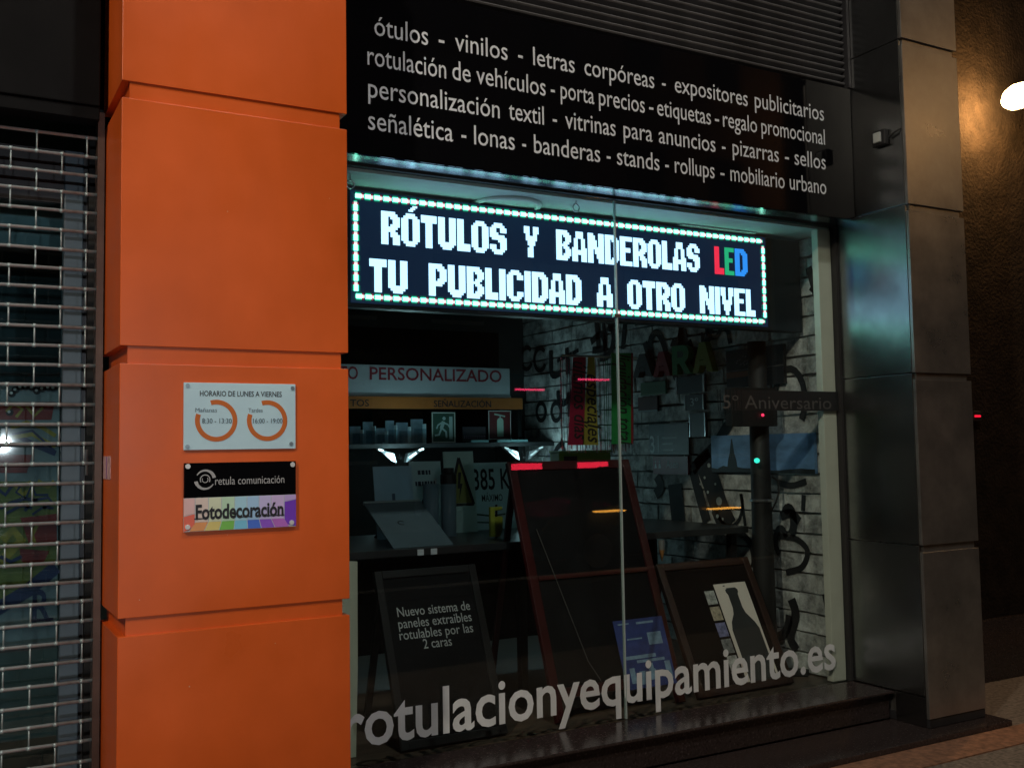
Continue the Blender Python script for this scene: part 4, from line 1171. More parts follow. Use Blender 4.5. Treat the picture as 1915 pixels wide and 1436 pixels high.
for (lab, txt, u0t, u1t, u0b, u1b, c, vt, vb, ts) in (
        ('crimson sale pennant with dark slanted lettering, the one nearest the pillar', 'últimos días', 1072, 1096, 1062, 1092, (0.30, 0.012, 0.05), 668, 832, (676, 822)),
        ('narrow olive yellow sale pennant between the red and the green one', 'especiales', 1100, 1112, 1090, 1119, (0.36, 0.32, 0.05), 668, 832, (700, 828)),
        ('bright green sale pennant with a red edge, widest of the three', 'liquidación total', 1144, 1180, 1144, 1180, (0.02, 0.34, 0.09), 660, 830, (662, 832))):
    Yp = 4.52
    P = [at(u0t, vt, Y=Yp), at(u1t, vt, Y=Yp), at(u1b, vb, Y=Yp), at(u0b, vb, Y=Yp)]
    pn = thing('sale_pennant', lab, 'pennant', (P[0].x, Yp, P[3].z), 'sale pennants hanging in a row')
    obj('cloth', MB().prism([(p.x, p.z) for p in P], *front(Yp), -0.002, 0.0), mat('pennant_' + txt[:3], c, 0.55, var=0.12), pn)
    for p_ in (P[0], P[1]):
        obj('loop', MB().tube((p_.x, Yp + .001, p_.z), (p_.x, 4.54, 1.865), 0.0015, 6), alu, pn)
    if txt[0] == 'l':
        obj('red_edge', MB().prism([(P[1].x + .0005, P[1].z), (P[1].x + .014, P[1].z), (P[2].x + .014, P[2].z), (P[2].x + .0005, P[2].z)], *front(Yp), -0.002, 0), mat('red_edge_cloth', (0.30, 0.02, 0.03), 0.5, var=0.1), pn)
    q = MB()
    z1_, z0_ = at((u0t + u1t) / 2, ts[0], Y=Yp).z, at((u0b + u1b) / 2, ts[1], Y=Yp).z
    cxm = (P[0].x + P[1].x + P[2].x + P[3].x) / 4
    xh = 0.055 if txt[0] != 'l' else 0.06
    # baseline runs downwards
    text(q, txt, Vector((cxm - xh * .45, Yp, z1_)), -VZ, VX, -VY, 0, z1_ - z0_, 0, xh, off=0.01, t=0.0008, shear=0.25)
    obj('lettering', q, ink, pn)

# ---- things fixed to the brick wall
def wallplate(name, label, cat, u0, v0, u1, v1, m, t=0.012, X=XW - 0.03, group=None):
    a, b = at(u0, (v0 + v1) / 2, X=X), at(u1, (v0 + v1) / 2, X=X)
    um = (u0 + u1) / 2
    z1, z0 = at(um, v0, X=X).z, at(um, v1, X=X).z
    th = thing(name, label, cat, (X, (a.y + b.y) / 2, z0), group)
    o = Vector((X, a.y, z0))
    ax = Vector((0, -1, 0))
    W, Hh = a.y - b.y, z1 - z0
    obj('plate', MB().obox(o, ax, VZ, -VX, (0, W), (0, Hh), (-0.0035, t)), m, th)
    return th, (o - VX * t, ax, VZ, -VX), W, Hh
slate = mat('slate_plate', (0.05, 0.07, 0.085), 0.4, var=0.15)
chrome_edge = mat('bright_edge', (0.75, 0.80, 0.82), 0.25, metal=0.6, var=0.05)
plates = (('dark blank wall plate with bright edges, the uppermost beside the olive letter', 1266, 703, 1320, 735, ''),
          ('small dark wall plate with the figure 3º at the barcode end of the band', 1283, 738, 1319, 767, '3º'),
          ('dark blank wall plate with bright edges just above the black graffiti stroke', 1292, 772, 1322, 817, ''))
for lab, u0, v0, u1, v1, tx in plates:
    th, f, W, Hh = wallplate('door_plate', lab, 'sign', u0, v0, u1, v1, slate, group='door plates on the brick wall')
    obj('edge', MB().obox(f[0], f[1], f[2], f[3], (0, W * .05), (0, Hh), (0.0003, 0.003)), chrome_edge, th)
    obj('edge', MB().obox(f[0], f[1], f[2], f[3], (W * .95, W), (0, Hh), (0.0003, 0.003)), chrome_edge, th)
    if tx:
        q = MB(); text(q, tx, *f, W * .30, W * .72, Hh * .28, 0, cap=Hh * .5, t=0.001)
        obj('figure_lettering', q, white_print, th)
th, f, W, Hh = wallplate('floor_plate', 'large dark floor number plate with a pale 31 above the red plate', 'sign', 1217, 792, 1290, 850, slate)
q = MB(); text(q, '31', *f, W * .02, W * .26, Hh * .06, 0, cap=Hh * .55, off=0.01, t=0.001)
for k in range(3):
    q.prism([(W * .34, Hh * (.12 + k * .2)), (W * (.62 + .1 * (k == 2)), Hh * (.12 + k * .2)), (W * (.62 + .1 * (k == 2)), Hh * (.17 + k * .2)), (W * .34, Hh * (.17 + k * .2))], *f, 0.0003, 0.001)
obj('number_lettering', q, mat('number_white_print', (0.6, 0.64, 0.66), 0.5, var=0.1), th)
th, f, W, Hh = wallplate('washroom_plate', 'dark red washroom plate with white lettering on the brick wall', 'sign', 1224, 853, 1289, 887, mat('crimson_plate', (0.17, 0.012, 0.035), 0.4, var=0.1))
q = MB(); text(q, 'Aseo', *f, W * .40, W * .74, Hh * .36, Hh * .28, t=0.001)
for xx in (.08, .20):
    q.disc((W * xx, Hh * .70), Hh * .07, *f, 0.0003, 0.001, 10, Hh * .07)
    q.prism([(W * (xx - .035), Hh * .34), (W * (xx + .035), Hh * .34), (W * (xx + .02), Hh * .60), (W * (xx - .02), Hh * .60)], *f, 0.0003, 0.001)
obj('lettering', q, white_print, th)
th, f, W, Hh = wallplate('green_plate', 'small dull green plate below the coloured foam letters', 'sign', 1201, 714, 1247, 738, mat('dull_green_plate', (0.06, 0.14, 0.09), 0.5, var=0.2))
obj('rim', MB().obox(f[0], f[1], f[2], f[3], (0, W), (0, Hh * .12), (0.0003, 0.002)), mat('pale_green_rim', (0.12, 0.22, 0.15), 0.5, var=0.1), th)
th, f, W, Hh = wallplate('brown_plate', 'small dark brown wall plate beside the green pennant', 'sign', 1196, 742, 1232, 770, mat('brown_plate_m', (0.09, 0.03, 0.03), 0.5, var=0.3))
obj('rim', MB().obox(f[0], f[1], f[2], f[3], (0, W), (0, Hh * .1), (0.0003, 0.002)), mat('dim_white_print', (0.34, 0.38, 0.40), 0.5), th)
th, f, W, Hh = wallplate('skyline_print', 'blue sky photograph print with a thin dark spire, behind the black post', 'picture', 1334, 812, 1527, 884, mat('sky_print', (0.15, 0.30, 0.56), 0.45, var=0.45, scale=3.0, stretch=(1, 1, 3)), 0.015)
q = MB()
sp_x = (-wp(1380, 850)[0] * 1 - 0)
spx = f[0].y - at(1380, 850, X=XW).y
q.prism([(spx - .05, 0), (spx + .05, 0), (spx + .035, Hh * .35), (spx + .02, Hh * .52), (spx + .004, Hh * .9), (spx - .004, Hh * .9), (spx - .02, Hh * .52), (spx - .035, Hh * .35)], *f, 0.0003, 0.001)
hz_ = [(0, 0)] + [(W * i / 16, Hh * (.06 + .07 * random.random() + .08 * (abs(i - 3) < 2))) for i in range(17)] + [(W, 0)]
q.prism(hz_, *f, 0.0003, 0.0009)
obj('skyline_silhouette', q, mat('dark_skyline_print', (0.02, 0.025, 0.03), 0.5, var=0.2), th)
th, f, W, Hh = wallplate('dark_picture', 'black picture board with a dull orange stripe near the ceiling end of the brick wall', 'picture', 1363, 650, 1470, 722, mat('picture_black', (0.012, 0.010, 0.012), 0.4, var=0.2), 0.02)
obj('orange_stripe', MB().prism([(0, Hh * .26), (W * .45, Hh * .28), (W * .45, Hh * .42), (0, Hh * .42)], *f, 0.0003, 0.001), mat('dull_orange_print', (0.20, 0.06, 0.02), 0.5, var=0.25, scale=20), th)
obj('pale_line', MB().prism([(0, Hh * .44), (W, Hh * .46), (W, Hh * .475), (0, Hh * .455)], *f, 0.0004, 0.0012), mat('dim_grey_print', (0.16, 0.15, 0.15), 0.5, var=0.2), th)
q = MB()
for k in range(14):
    xx, zz = W * (.18 + .26 * random.random()), Hh * (.55 + .25 * random.random())
    q.prism([(xx, zz), (xx + .012, zz + .004), (xx + .012, zz + .010), (xx, zz + .006)], *f, 0.0003, 0.001)
obj('sparkle_print', q, mat('dim_grey_print', (0.16, 0.15, 0.15)), th)
# foam letters
for k, (ch, u0, u1, v0, v1, c, lab) in enumerate((
        ('A', 1192, 1228, 662, 705, (0.05, 0.055, 0.06), 'dark grey foam letter A, first of the four on the brick wall'),
        ('A', 1230, 1262, 658, 704, (0.24, 0.02, 0.03), 'dark red foam letter A on the brick wall'),
        ('R', 1266, 1300, 646, 700, (0.03, 0.17, 0.06), 'green foam letter R on the brick wall'),
        ('A', 1304, 1342, 640, 696, (0.20, 0.21, 0.03), 'olive yellow foam letter A on the brick wall'))):
    X = XW - 0.03
    vm = (v0 + v1) / 2
    a, b = at(u0, vm, X=X), at(u1, vm, X=X)
    z0, z1 = at((u0 + u1) / 2, v1, X=X).z, at((u0 + u1) / 2, v0, X=X).z
    th = thing('foam_letter', lab, 'letter', (X, (a.y + b.y) / 2, z0), 'coloured foam letters on the brick wall')
    W, Hh = a.y - b.y, z1 - z0
    f = (Vector((X, a.y, z0)), Vector((0, -1, 0)), VZ, -VX)
    q = MB()
    if ch == 'A':
        q.prism([(0, 0), (W * .28, 0), (W * .38, Hh * .25), (W * .36, Hh * .42), (W * .62, Hh * .42), (W * .64, Hh * .25), (W * .72, 0), (W, 0), (W * .64, Hh), (W * .36, Hh)], *f, -0.0035, 0.04)
        q.prism([(W * .37, Hh * .22), (W * .63, Hh * .22), (W * .62, Hh * .40), (W * .38, Hh * .40)], *f, -0.003, 0.039)
    else:
        q.prism([(0, 0), (W * .28, 0), (W * .28, Hh * .36), (W * .42, Hh * .36), (W * .70, 0), (W, 0), (W * .70, Hh * .40), (W * .88, Hh * .52), (W * .94, Hh * .72), (W * .84, Hh * .92), (W * .62, Hh), (0, Hh)], *f, -0.0035, 0.04)
        q2 = MB().prism([(W * .30, Hh * .58), (W * .58, Hh * .58), (W * .64, Hh * .70), (W * .58, Hh * .80), (W * .30, Hh * .80)], *f, 0.0402, 0.041)
        obj('counter', q2, mat('counter_dark', (0.02, 0.04, 0.03), 0.6, var=0.1), th)
    obj('foam_body', q, mat('foam_%d' % k, c, 0.6, var=0.12), th)

# ---- black display post with its dark boxes
pp = at(1426, 1000, Y=4.24)
post = thing('display_post', 'black display post with dark boxes at the top beside the brick wall', 'post', (pp.x, 4.24, FZ))
ztop = at(1426, 640, Y=4.24).z
obj('shaft', MB().lathe([(0.062, 0.03), (0.058, 0.5), (0.054, 1.0), (0.050, ztop - FZ)], (pp.x, 4.24, FZ), 18), black_matt, post, smooth=True)
for k in range(4):
    t_ = R(35 + 90 * k)
    d_ = Vector((math.cos(t_), math.sin(t_), 0))
    q = MB().obox(Vector((pp.x, 4.24, FZ)), d_, Vector((-d_.y, d_.x, 0)), VZ, (0.05, 0.22 if k != 0 else .12), (-.022, .022), (0.001, 0.035))
    obj('foot', q, black_matt, post, bevel=0.004)
a, b = at(1355, 798, Y=4.20), at(1470, 768, Y=4.20)
obj('sign_box', MB().box(a.x, min(b.x, 3.97), 4.14, 4.19, a.z, b.z + .12), black_matt, post, bevel=0.004)
obj('clamp_ring', MB().lathe([(0.060, 0), (0.066, 0.004), (0.066, 0.012), (0.060, 0.016)], (pp.x, 4.24, at(1426, 938, Y=4.24).z), 18), alu, post)
cb = at(1452, 905, Y=4.2)
obj('cable', MB().path([(cb.x - .03, 4.2, cb.z + .04), (cb.x + .01, 4.2, cb.z + .02), (cb.x + .015, 4.2, cb.z - .05), (cb.x - .01, 4.2, cb.z - .10), (cb.x - .04, 4.2, cb.z - .14)], 0.005), rubber, post)
rl = at(1427, 776, Y=4.13)
obj('red_reflection', MB().lathe([(0.001, -.008), (.006, -.006), (.008, 0), (.006, .006), (.001, .008)], (rl.x, 4.132, rl.z), 12), glow('reflection_red', (1, 0.03, 0.10), 2.0), post)  # glowing bead standing in for a red traffic light mirrored in the glass
gl_ = at(1415, 861, Y=4.17)
obj('green_reflection', MB().lathe([(0.001, -.014), (.012, -.010), (.016, 0), (.012, .010), (.001, .014)], (gl_.x, 4.168, gl_.z), 12), glow('reflection_green', (0.05, 1.0, 0.75), 1.2), post)  # green traffic light's reflection, put in as a glowing bead

# ================================================================== NEIGHBOUR SHOP, LEFT
hd = thing('shutter_header', 'black metal box housing the roller grille above the neighbouring shop', 'shutter box', (-0.4, 3.65, 2.54))
obj('front_cover', MB().box(-1.6, px0 - 0.03, 3.60, 3.68, 2.545, 4.4), mat('header_black', (0.005, 0.005, 0.0055), 0.5, var=0.3, spec=0.1), hd, bevel=0.004)
obj('bottom_lip', MB().box(-1.6, px0 - 0.03, 3.61, 3.70, 2.50, 2.5445), MATS['header_black'], hd, bevel=0.003)
rg = thing('roller_grille', 'closed roller grille of thin horizontal bars in front of the neighbouring shop', 'roller grille', (-0.4, 3.68, 0.0))
rail = mesh_of('bar', MB().tube((-1.04, 0, 0), (1.0, 0, 0), 0.0058, 10), galv, smooth=True)
lnk = mesh_of('link', MB().tube((0, 0, 0.002), (0, 0, 0.0628), 0.0027, 8).tube((-.005, 0, 0), (.005, 0, 0), .0072, 8).tube((-.005, 0, .0648), (.005, 0, .0648), .0072, 8), galv, smooth=True)
# the pitch and the starting height
z = 2.455; k = 0
while z > 0.06:
    if k < 37:
        rep('bar', rail, (-0.52, 3.68, z), rg, rot=(0, random.uniform(-.0016, .0016), 0))
        offx = 0.269 if k % 2 == 0 else 0.3465
        x = offx + 0.155
        while x > -0.75:
            if x < 0.46 and z > 0.14:
                rep('link', lnk, (x, 3.68, z - 0.0648), rg)
            x -= 0.155
    z -= 0.0648; k += 1
obj('guide_channel', MB().box(px0 - 0.028, px0 - 0.006, 3.665, 3.725, 0.001, 2.5445), mat('guide_brown', (0.10, 0.06, 0.045), 0.45, metal=0.4, var=0.3), rg)
obj('bottom_bar', MB().box(-1.55, 0.455, 3.665, 3.695, 0.01, 0.075), galv, rg, bevel=0.003)

YN = 3.90
nd = thing('shop_door', 'dark glazed door of the neighbouring shop behind the roller grille', 'door', (-0.2, YN, 0.0))
obj('door_frame', MB().box(0.374, 0.437, YN - 0.02, YN + 0.04, 0.001, 2.46), mat('blue_grey_frame', (0.09, 0.13, 0.17), 0.45, var=0.15), nd, bevel=0.004)
obj('hinge_strip', MB().box(0.4375, 0.452, YN - 0.005, YN + 0.03, 0.001, 2.46), dark_metal, nd)
obj('pane', MB().box(-1.5, 0.3735, YN, YN + 0.008, 0.03, 2.45), glass_mat('door_glass', (0.8, 0.9, 0.92), 0.06), nd)
obj('top_rail', MB().box(-1.5, 0.3735, YN - 0.012, YN - 0.0005, 2.27, 2.46), dark_metal, nd)
obj('door_closer', MB().box(-0.2, 0.06, YN - 0.05, YN - 0.0125, 2.30, 2.36), mat('closer_grey', (0.25, 0.28, 0.3), 0.4, metal=0.4, var=0.1), nd, bevel=0.006)
obj('edge_handle', MB().tube((0.455, YN - .035, 1.31), (0.455, YN - .035, 1.40), 0.006), alu, nd)
obj('jamb_lining', MB().box(0.4525, px0 + 0.02, YN - 0.04, YN + 0.3, 0.001, 2.54), black_matt, nd)
nb = thing('neighbour_interior', 'dark room of the neighbouring shop with a pale panel seen through the grille', 'room', (-0.4, 5.2, 0.0))
obj('rear_partition', MB().box(-2.2, 0.74, 5.6, 5.7, 0.001, 2.6), mat('dim_teal_paint', (0.10, 0.15, 0.16), 0.7, var=0.15), nb)
obj('side_partition', MB().box(0.70, 0.745, 3.96, 5.595, 0.001, 2.6), dark_wall, nb)
obj('pale_panel', MB().box(-0.4, at(140, 400, Y=4.3).x, 4.3, 4.33, at(70, 460, Y=4.3).z, at(70, 345, Y=4.3).z), mat('pale_teal_board', (0.30, 0.42, 0.44), 0.6, var=0.12), nb)
obj('panel_post', MB().box(-0.2, -0.16, 4.335, 4.37, 0.001, 2.4), dark_metal, nb)
obj('room_floor', MB().box(-2.2, 0.70, 3.96, 5.59, 0.0015, 0.012), floor_m, nb)
obj('room_ceiling', MB().box(-2.2, 0.74, 3.96, 5.69, 2.605, 2.65), dark_wall, nb)

# heraldic poster on the door
po = thing('crest_poster', 'crest poster with a pearl crown and a letter R behind the roller grille', 'poster', (0.15, YN - 0.01, 0.55))
fp = front(YN - 0.006)
zt_, zb_ = at(60, 722, Y=YN).z, at(60, 1200, Y=YN).z
obj('paper', MB().box(-0.35, 0.368, YN - 0.006, YN - 0.001, zb_ - .02, zt_ + .01), mat('poster_grey', (0.18, 0.23, 0.25), 0.5, var=0.15), po)
def pp_(u, v):
    p = at(u, v, Y=YN - 0.006); return (p.x, p.z)
gold = mat('gold_print', (0.32, 0.26, 0.04), 0.5, var=0.2, scale=20)
redp_ = mat('crest_red', (0.22, 0.022, 0.018), 0.5, var=0.2, scale=20)
bluep = mat('crest_blue', (0.02, 0.03, 0.10), 0.5, var=0.2)
grnp = mat('crest_olive', (0.15, 0.17, 0.04), 0.5, var=0.25)
obj('olive_field', MB().prism([pp_(-90, 900), pp_(106, 900), pp_(106, 1045), pp_(10, 1140), pp_(-90, 1140)], *fp, 0.0003, 0.0008), grnp, po)
q = MB()
for (c_) in ([pp_(-40, 752), pp_(102, 752), pp_(96, 785), pp_(-40, 785)], [pp_(-60, 850), pp_(60, 850), pp_(50, 884), pp_(-60, 884)], [pp_(38, 968), pp_(106, 960), pp_(106, 1020), pp_(55, 1020)], [pp_(36, 1025), pp_(92, 1030), pp_(80, 1055), pp_(40, 1050)]):
    q.prism(c_, *fp, 0.001, 0.0016)
obj('red_print', q, redp_, po, kind='stuff')
q = MB()
for (pts, w) in (([(20, 800), (50, 790), (80, 800), (104, 815)], .014), ([(10, 820), (60, 812), (104, 835)], .014), ([(12, 770), (25, 755), (42, 765), (30, 780)], .010), ([(50, 760), (64, 778), (80, 762)], .010),
                 ([(30, 905), (40, 925), (60, 915), (52, 900)], .018), ([(70, 900), (90, 910), (102, 900)], .016), ([(5, 1010), (25, 990), (40, 1010), (20, 1030), (0, 1050)], .03), ([(70, 980), (60, 1000), (66, 1020)], .012)):
    q.stroke([pp_(*p) for p in pts], w, *fp, 0.0018, 0.0024)
obj('gold_print', q, gold, po, kind='stuff')
q = MB()
for (pts, w) in (([(22, 812), (60, 805), (104, 845)], .008), ([(0, 950), (20, 940), (45, 932), (70, 935)], .012), ([(10, 960), (40, 945), (60, 950)], .010), ([(46, 955), (62, 935), (90, 930), (98, 940), (80, 950)], .010),
                 ([(60, 962), (80, 948), (100, 950)], .008), ([(0, 1040), (20, 1050), (40, 1040)], .012), ([(40, 905), (30, 920), (48, 932), (60, 905), (66, 925), (90, 925)], .008), ([(-10, 910), (10, 925), (24, 905)], .012)):
    q.stroke([pp_(*p) for p in pts], w, *fp, 0.0026, 0.0032)
q.stroke([pp_(-40, 1160), pp_(0, 1135), pp_(50, 1105), pp_(105, 1060)], .045, *fp, 0.001, 0.0016)
q.stroke([pp_(30, 812), pp_(60, 830), pp_(104, 848)], .018, *fp, 0.001, 0.0016)
obj('blue_print', q, bluep, po, kind='stuff')
for (u, v) in ((22, 736), (29, 729), (38, 724), (48, 723), (60, 725), (69, 731), (79, 727), (90, 725), (100, 726), (18, 771)):
    c_ = pp_(u, v)
    pe = obj('crown_pearl', MB().disc(c_, .0125, *fp, 0.001, 0.0018, 14), ink, po)
    obj('glint', MB().disc((c_[0] - .002, c_[1] + .002), .0050, *fp, 0.002, 0.0026, 10), mat('pearl_glint', (0.5, 0.55, 0.55), 0.5, var=0.05), pe)
q = MB()
a, b = pp_(60, 1162), pp_(95, 1162)
text(q, 'R', *fp, a[0], b[0], a[1], 0, cap=0.105, off=0.02, t=0.002)
for f0 in (0.0, 0.62):
    xq = a[0] + f0 * (b[0] - a[0])
    q.prism([(xq - .006, a[1]), (xq + .030, a[1]), (xq + .030, a[1] + .008), (xq - .006, a[1] + .008)], *fp, 0.0012, 0.0019)
obj('letter_print', q, bluep, po)
obj('cover_sheet', MB().box(-0.352, 0.370, YN - 0.022, YN - 0.018, zb_ - .022, zt_ + .012), acrylic, po)
obj('lower_notice', MB().box(-0.35, 0.366, YN - 0.0075, YN - 0.0062, at(50, 1215, Y=YN).z, zb_ - .004), mat('brown_notice', (0.10, 0.078, 0.075), 0.5, var=0.25, scale=6, stretch=(1, 1, 6)), po)

# ================================================================== WALL AND LAMP BEYOND THE COLUMN
sw_ = thing('stucco_wall', 'dark rough stucco wall beyond the steel column lit by the wall lamp', 'wall', (8, 3.95, 0))
obj('wall_face', MB().box(4.52, 16, 3.92, 4.3, 0.001, 6.5), plaster_dark, sw_)
obj('wall_base', MB().box(4.53, 16, 3.885, 3.9195, 0.001, 0.35), granite, sw_)
lp = at(1897, 185, Y=3.72)
wl = thing('wall_lamp', 'glowing warm wall lamp on the stucco wall beyond the steel column', 'wall lamp', (lp.x, 3.92, lp.z))
obj('bracket', MB().tube((lp.x + .26, 3.919, lp.z + .10), (lp.x + .16, 3.74, lp.z + .09), 0.014), black_matt, wl)
obj('wall_rose', MB().tube((lp.x + .26, 3.919, lp.z + .10), (lp.x + .26, 3.895, lp.z + .10), 0.05, 16), black_matt, wl)
ax_ = Vector((-0.85, 0.1, -0.42)).normalized()
hb_ = Vector((lp.x + .10, 3.72, lp.z + .05))
obj('hood', MB().tube(hb_ - ax_ * .04, hb_ + ax_ * .05, 0.045, 18, 0.075), black_matt, wl)
bulb = MB()
b1 = [(0.001, -.07), (.040, -.05), (.068, 0.0), (.076, .06), (.066, .12), (.040, .165), (.001, .185)]
for i in range(len(b1) - 1):
    bulb.tube(hb_ + ax_ * b1[i][1], hb_ + ax_ * b1[i + 1][1], b1[i][0], 18, b1[i + 1][0])
obj('bulb', bulb, glow('sodium_bulb', (1.0, 0.66, 0.26), 16), wl, smooth=True)
sl_ = bpy.data.lights.new('wall_lamp_light', 'POINT'); sl_.energy = 52; sl_.color = (1.0, 0.56, 0.20); sl_.shadow_soft_size = 0.05
so = bpy.data.objects.new('wall_lamp_light', sl_); COL.objects.link(so); so.parent = wl
so.location = (hb_ + ax_ * .25) - Vector((lp.x, 3.92, lp.z))
rp = at(1829, 778, Y=3.88)
al = thing('distant_red_light', 'distant red light set on an added box on the wall beside the steel column', 'red light', (rp.x, 3.92, rp.z))  # box added to carry a red light taken for a far tail lamp
obj('case', MB().box(rp.x - .04, rp.x + .04, 3.885, 3.919, rp.z - .03, rp.z + .03), black_matt, al, bevel=0.004)
obj('red_lens', MB().box(rp.x - .026, rp.x + .022, 3.876, 3.8845, rp.z - .006, rp.z + .006), glow('distant_red', (1, 0.01, 0.04), 1.2), al, bevel=0.002)

# ================================================================== STREET BEHIND THE CAMERA
slp = thing('street_lamp', 'tall grey street lamp with a curved arm reaching over the pavement', 'street lamp', (1.9, -1.6, 0))
obj('pole', MB().tube((1.9, -1.6, 0.001), (1.9, -1.6, 6.6), 0.075, 14, 0.05), dark_metal, slp)
obj('base', MB().tube((1.9, -1.6, 0.001), (1.9, -1.6, 0.5), 0.11, 14, 0.09), dark_metal, slp)
obj('arm', MB().path([(1.9, -1.6, 6.6), (1.9, -1.45, 6.95), (1.9, -1.0, 7.15), (1.9, -0.2, 7.2)], 0.035, 10), dark_metal, slp)
obj('head', MB().box(1.76, 2.04, -0.25, 0.45, 7.17, 7.26), dark_metal, slp, bevel=0.02)
obj('lens', MB().box(1.80, 2.00, -0.15, 0.40, 7.155, 7.169), glow('street_lamp_lens', (1.0, 0.9, 0.75), 12), slp)
sll = bpy.data.lights.new('street_lamp_light', 'AREA'); sll.shape = 'RECTANGLE'; sll.size = 0.2; sll.size_y = 0.5; sll.energy = 180; sll.color = (1.0, 0.95, 0.88)
slo = bpy.data.objects.new('street_lamp_light', sll); COL.objects.link(slo); slo.parent = slp
slo.location = Vector((1.9, 0.12, 7.15)) - Vector((1.9, -1.6, 0))
slo.rotation_euler = Vector((-0.06, 0.32, -1)).to_track_quat('-Z', 'Y').to_euler()

# a second lamp further left along the kerb lights the grille and rakes into the window
sl2 = thing('street_lamp', 'street lamp standing at the kerb left of the neighbouring shop', 'street lamp', (-3.6, -1.6, 0))
obj('pole', MB().tube((-3.6, -1.6, 0.001), (-3.6, -1.6, 5.4), 0.075, 14, 0.05), dark_metal, sl2)
obj('base', MB().tube((-3.6, -1.6, 0.001), (-3.6, -1.6, 0.5), 0.11, 14, 0.09), dark_metal, sl2)
obj('arm', MB().path([(-3.6, -1.6, 5.4), (-3.6, -1.5, 5.7), (-3.6, -1.15, 5.85), (-3.6, -0.6, 5.9)], 0.035, 10), dark_metal, sl2)
obj('head', MB().box(-3.74, -3.46, -0.95, -0.25, 5.87, 5.96), dark_metal, sl2, bevel=0.02)
obj('lens', MB().box(-3.70, -3.50, -0.85, -0.30, 5.855, 5.869), glow('street_lamp_lens', (1.0, 0.9, 0.75), 12), sl2)
sll2 = bpy.data.lights.new('street_lamp_light', 'AREA'); sll2.shape = 'RECTANGLE'; sll2.size = 0.2; sll2.size_y = 0.5; sll2.energy = 330; sll2.color = (1.0, 0.86, 0.68)
slo2 = bpy.data.objects.new('street_lamp_light', sll2); COL.objects.link(slo2); slo2.parent = sl2
slo2.location = Vector((-3.6, -0.58, 5.85)) - Vector((-3.6, -1.6, 0))
slo2.rotation_euler = Vector((0.75, 0.6, -0.8)).to_track_quat('-Z', 'Y').to_euler()

ob = thing('apartment_block', 'brown rendered apartment block across the street seen only in reflections', 'building', (13, -13, 0))
obj('facade', MB().box(6.0, 20.0, -18, -13, 0.001, 14), brown_wall, ob)
for i in range(5):
    for j in range(4):
        x0 = 7 + i * 2.6; z0 = 1.2 + j * 3.1
        w = obj('window', MB().box(x0, x0 + 1.1, -13.0, -12.96, z0, z0 + 1.5), black_gloss, ob)
        obj('sill', MB().box(x0 - .08, x0 + 1.18, -12.955, -12.85, z0 - .08, z0 - .001), white_paint, w)
sl3 = thing('street_lamp', 'far street lamp before the brown apartment block across the street', 'street lamp', (21.2, -10.6, 0))
obj('pole', MB().tube((21.2, -10.6, 0.001), (21.2, -10.6, 9.6), 0.09, 12, 0.06), dark_metal, sl3)
obj('head', MB().tube((21.2, -10.6, 9.62), (21.2, -10.6, 9.8), 0.2, 16, 0.12), dark_metal, sl3)
obj('lens', MB().tube((21.2, -10.6, 9.60), (21.2, -10.6, 9.618), 0.12, 16, 0.15), glow('far_lamp_lens', (1.0, 0.62, 0.28), 6), sl3)
l3 = bpy.data.lights.new('far_lamp_light', 'POINT'); l3.energy = 420; l3.color = (1.0, 0.55, 0.22); l3.shadow_soft_size = 0.2
l3o = bpy.data.objects.new('far_lamp_light', l3); COL.objects.link(l3o); l3o.parent = sl3; l3o.location = (0, 0, 9.35)

# parked vehicles whose lamps show in the glass
def vehicle(name, label, cat, o, d, w, width, length, height, hood, paint):
    """side profile from the end o running along d, swept across w; o is the near lower corner"""
    z0 = -0.13
    o = Vector((o[0], o[1], z0))
    mid = o + d * length / 2 + w * width / 2
    t = thing(name, label, cat, (mid.x, mid.y, z0))
    if hood:
        prof = [(0, .25), (0, .60), (.12, .72), (1.15, .86), (1.85, height), (3.1, height), (3.75, .95), (length - .05, .90), (length, .6), (length, .25)]
    else:
        prof = [(0, .35), (0, height - .1), (.1, height), (length - 1.4, height), (length - 1.0, height - .5), (length - .5, 1.25), (length, 1.05), (length, .35)]
    obj('body', MB().prism(prof, o, d, VZ, w, 0, width), paint, t, bevel=0.03)
    for a_ in (.75, length - .8):
        for b_ in (.08, width - .08):
            c_ = o + d * a_ + w * b_ + VZ * .321
            wh = obj('wheel', MB().tube(c_ - w * .1, c_ + w * .1, .32, 24), rubber, t)
            obj('rim', MB().tube(c_ - w * .105, c_ + w * .105, .2, 18), alu, wh)
    obj('bumper', MB().obox(o, d, w, VZ, (-.07, -.001), (.04, width - .04), (.3, .5)), black_matt, t, bevel=0.02)
    if hood:
        up = Vector((.70, 0, height - .86)).normalized()
        u3 = d * up.x + VZ * up.z
        n3 = d * -up.z + VZ * up.x
        obj('windscreen', MB().obox(o + d * 1.17 + VZ * .87, u3, w, n3, (.04, .84), (.12, width - .12), (.002, .012)), black_gloss, t)
        for k in (0, width):
            obj('side_window', MB().prism([(1.55, .90), (1.95, height - .1), (3.0, height - .1), (3.45, .97)], o + w * k, d, VZ, w, -.004 if k == 0 else .0005, -.0005 if k == 0 else .004), black_gloss, t)
    else:
        obj('rear_window', MB().obox(o, d, w, VZ, (-.012, -.001), (.25, width - .25), (1.35, 1.95)), black_gloss, t)
    return t
dkp = mat('dark_car_paint', (0.03, 0.035, 0.045), 0.25, var=0.1, coat=0.6)
vyl = -8.5
def mirror(u, v, Y):            # point whose reflection in the shop glass shows at a pixel
    p = at(u, v, Y=2 * PG - Y); return Vector((p.x, Y, p.z))
va, vb_ = mirror(990, 872, vyl), mirror(1110, 870, vyl)
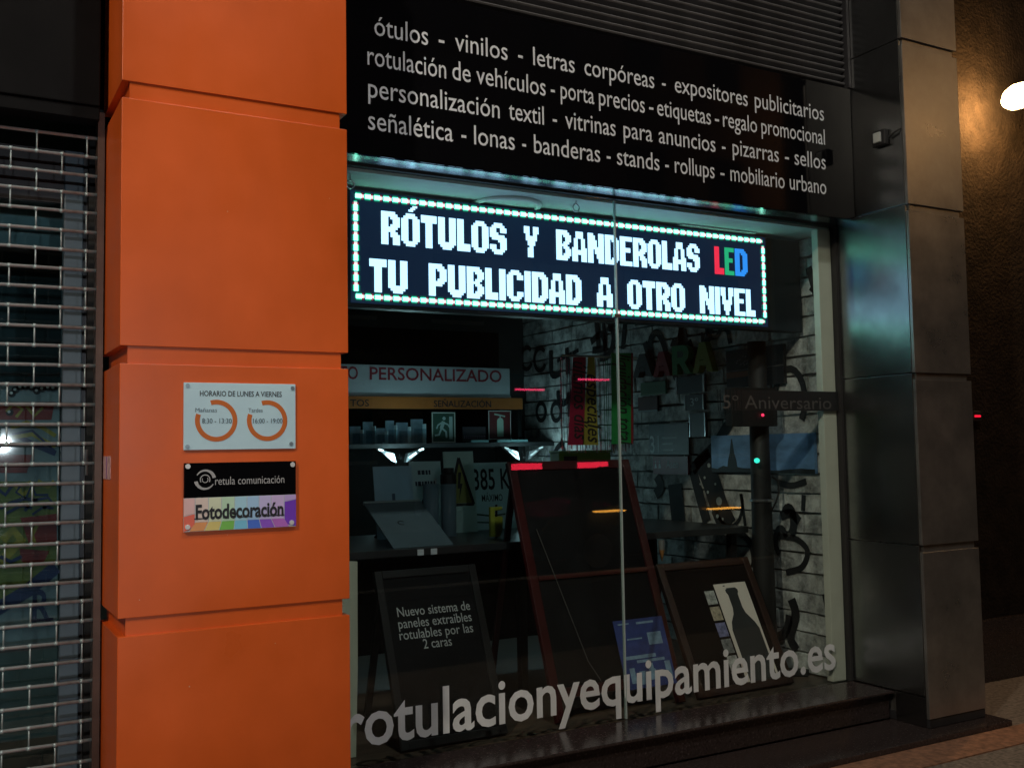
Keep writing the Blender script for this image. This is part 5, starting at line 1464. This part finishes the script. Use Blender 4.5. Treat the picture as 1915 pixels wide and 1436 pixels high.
vn = vehicle('parked_van', 'dark parked van across the street showing red lamps', 'van', ((va.x + vb_.x) / 2 - 1.0, vyl - .03), -VY, VX, 2.0, 5.0, 2.9, False, dkp)
redl = glow('tail_lamp_red', (1.0, 0.02, 0.06), 9)
for (u0, u1, v) in ((958, 1014, 873), (1082, 1137, 870)):
    a, b = mirror(u0, v, vyl), mirror(u1, v, vyl)
    obj('tail_lamp', MB().box(a.x, b.x, vyl - .028, vyl + .01, a.z - .055, a.z + .055), redl, vn)
zhi = (mirror(990, 728, vyl).z + mirror(1110, 709, vyl).z) / 2
for (u0, u1, v) in ((965, 1018, 728), (1083, 1140, 709)):
    a, b = mirror(u0, v, vyl), mirror(u1, v, vyl)
    obj('marker_lamp', MB().box(a.x, b.x, vyl - .028, vyl + .01, a.z - .018, a.z + .018), glow('marker_red', (1.0, 0.05, 0.16), 8), vn)
vy2 = -2.3
a1, b1 = mirror(1145, 957, vy2), mirror(1360, 952, vy2)
cr1 = vehicle('parked_car', 'dark parked car with amber side lamps on along the kerb behind the camera', 'car', (a1.x - .9, vy2 - .1), VX, -VY, 1.75, 4.3, 1.22, True, dkp)
for (u0, u1, v) in ((1118, 1170, 957), (1332, 1386, 952)):
    a, b = mirror(u0, v, vy2), mirror(u1, v, vy2)
    obj('amber_lamp', MB().box(a.x, b.x, vy2 - .095, vy2 + .01, a.z - .009, a.z + .009), glow('amber_lamp', (1.0, 0.42, 0.06), 9), cr1)
vy3 = -5.2
p = at(4, 830, Y=2 * (YN - .022) - vy3)
cr2 = vehicle('parked_car', 'dark parked car with white headlamps on facing the neighbouring shop', 'car', (p.x - 1.50, vy3 - .1), -VY, VX, 1.75, 4.2, 1.45, True, dkp)
for xx in (p.x, p.x - 1.24):
    obj('headlamp', MB().lathe([(0.001, -.05), (.04, -.04), (.055, 0), (.04, .04), (.001, .05)], (xx, vy3 - .02, p.z), 16), glow('headlamp_white', (0.85, 0.95, 1.0), 50), cr2)
    hl = bpy.data.lights.new('headlamp_light', 'SPOT'); hl.energy = 165; hl.color = (0.88, 0.96, 1.0); hl.spot_size = R(23); hl.spot_blend = 0.7; hl.shadow_soft_size = 0.05
    ho = bpy.data.objects.new('headlamp_light', hl); COL.objects.link(ho); ho.parent = cr2
    ho.location = Vector((xx, vy3 + .07, p.z)) - WLOC[cr2.name]
    ho.rotation_euler = Vector((0.06, 1, 0.0)).to_track_quat('-Z', 'Y').to_euler()
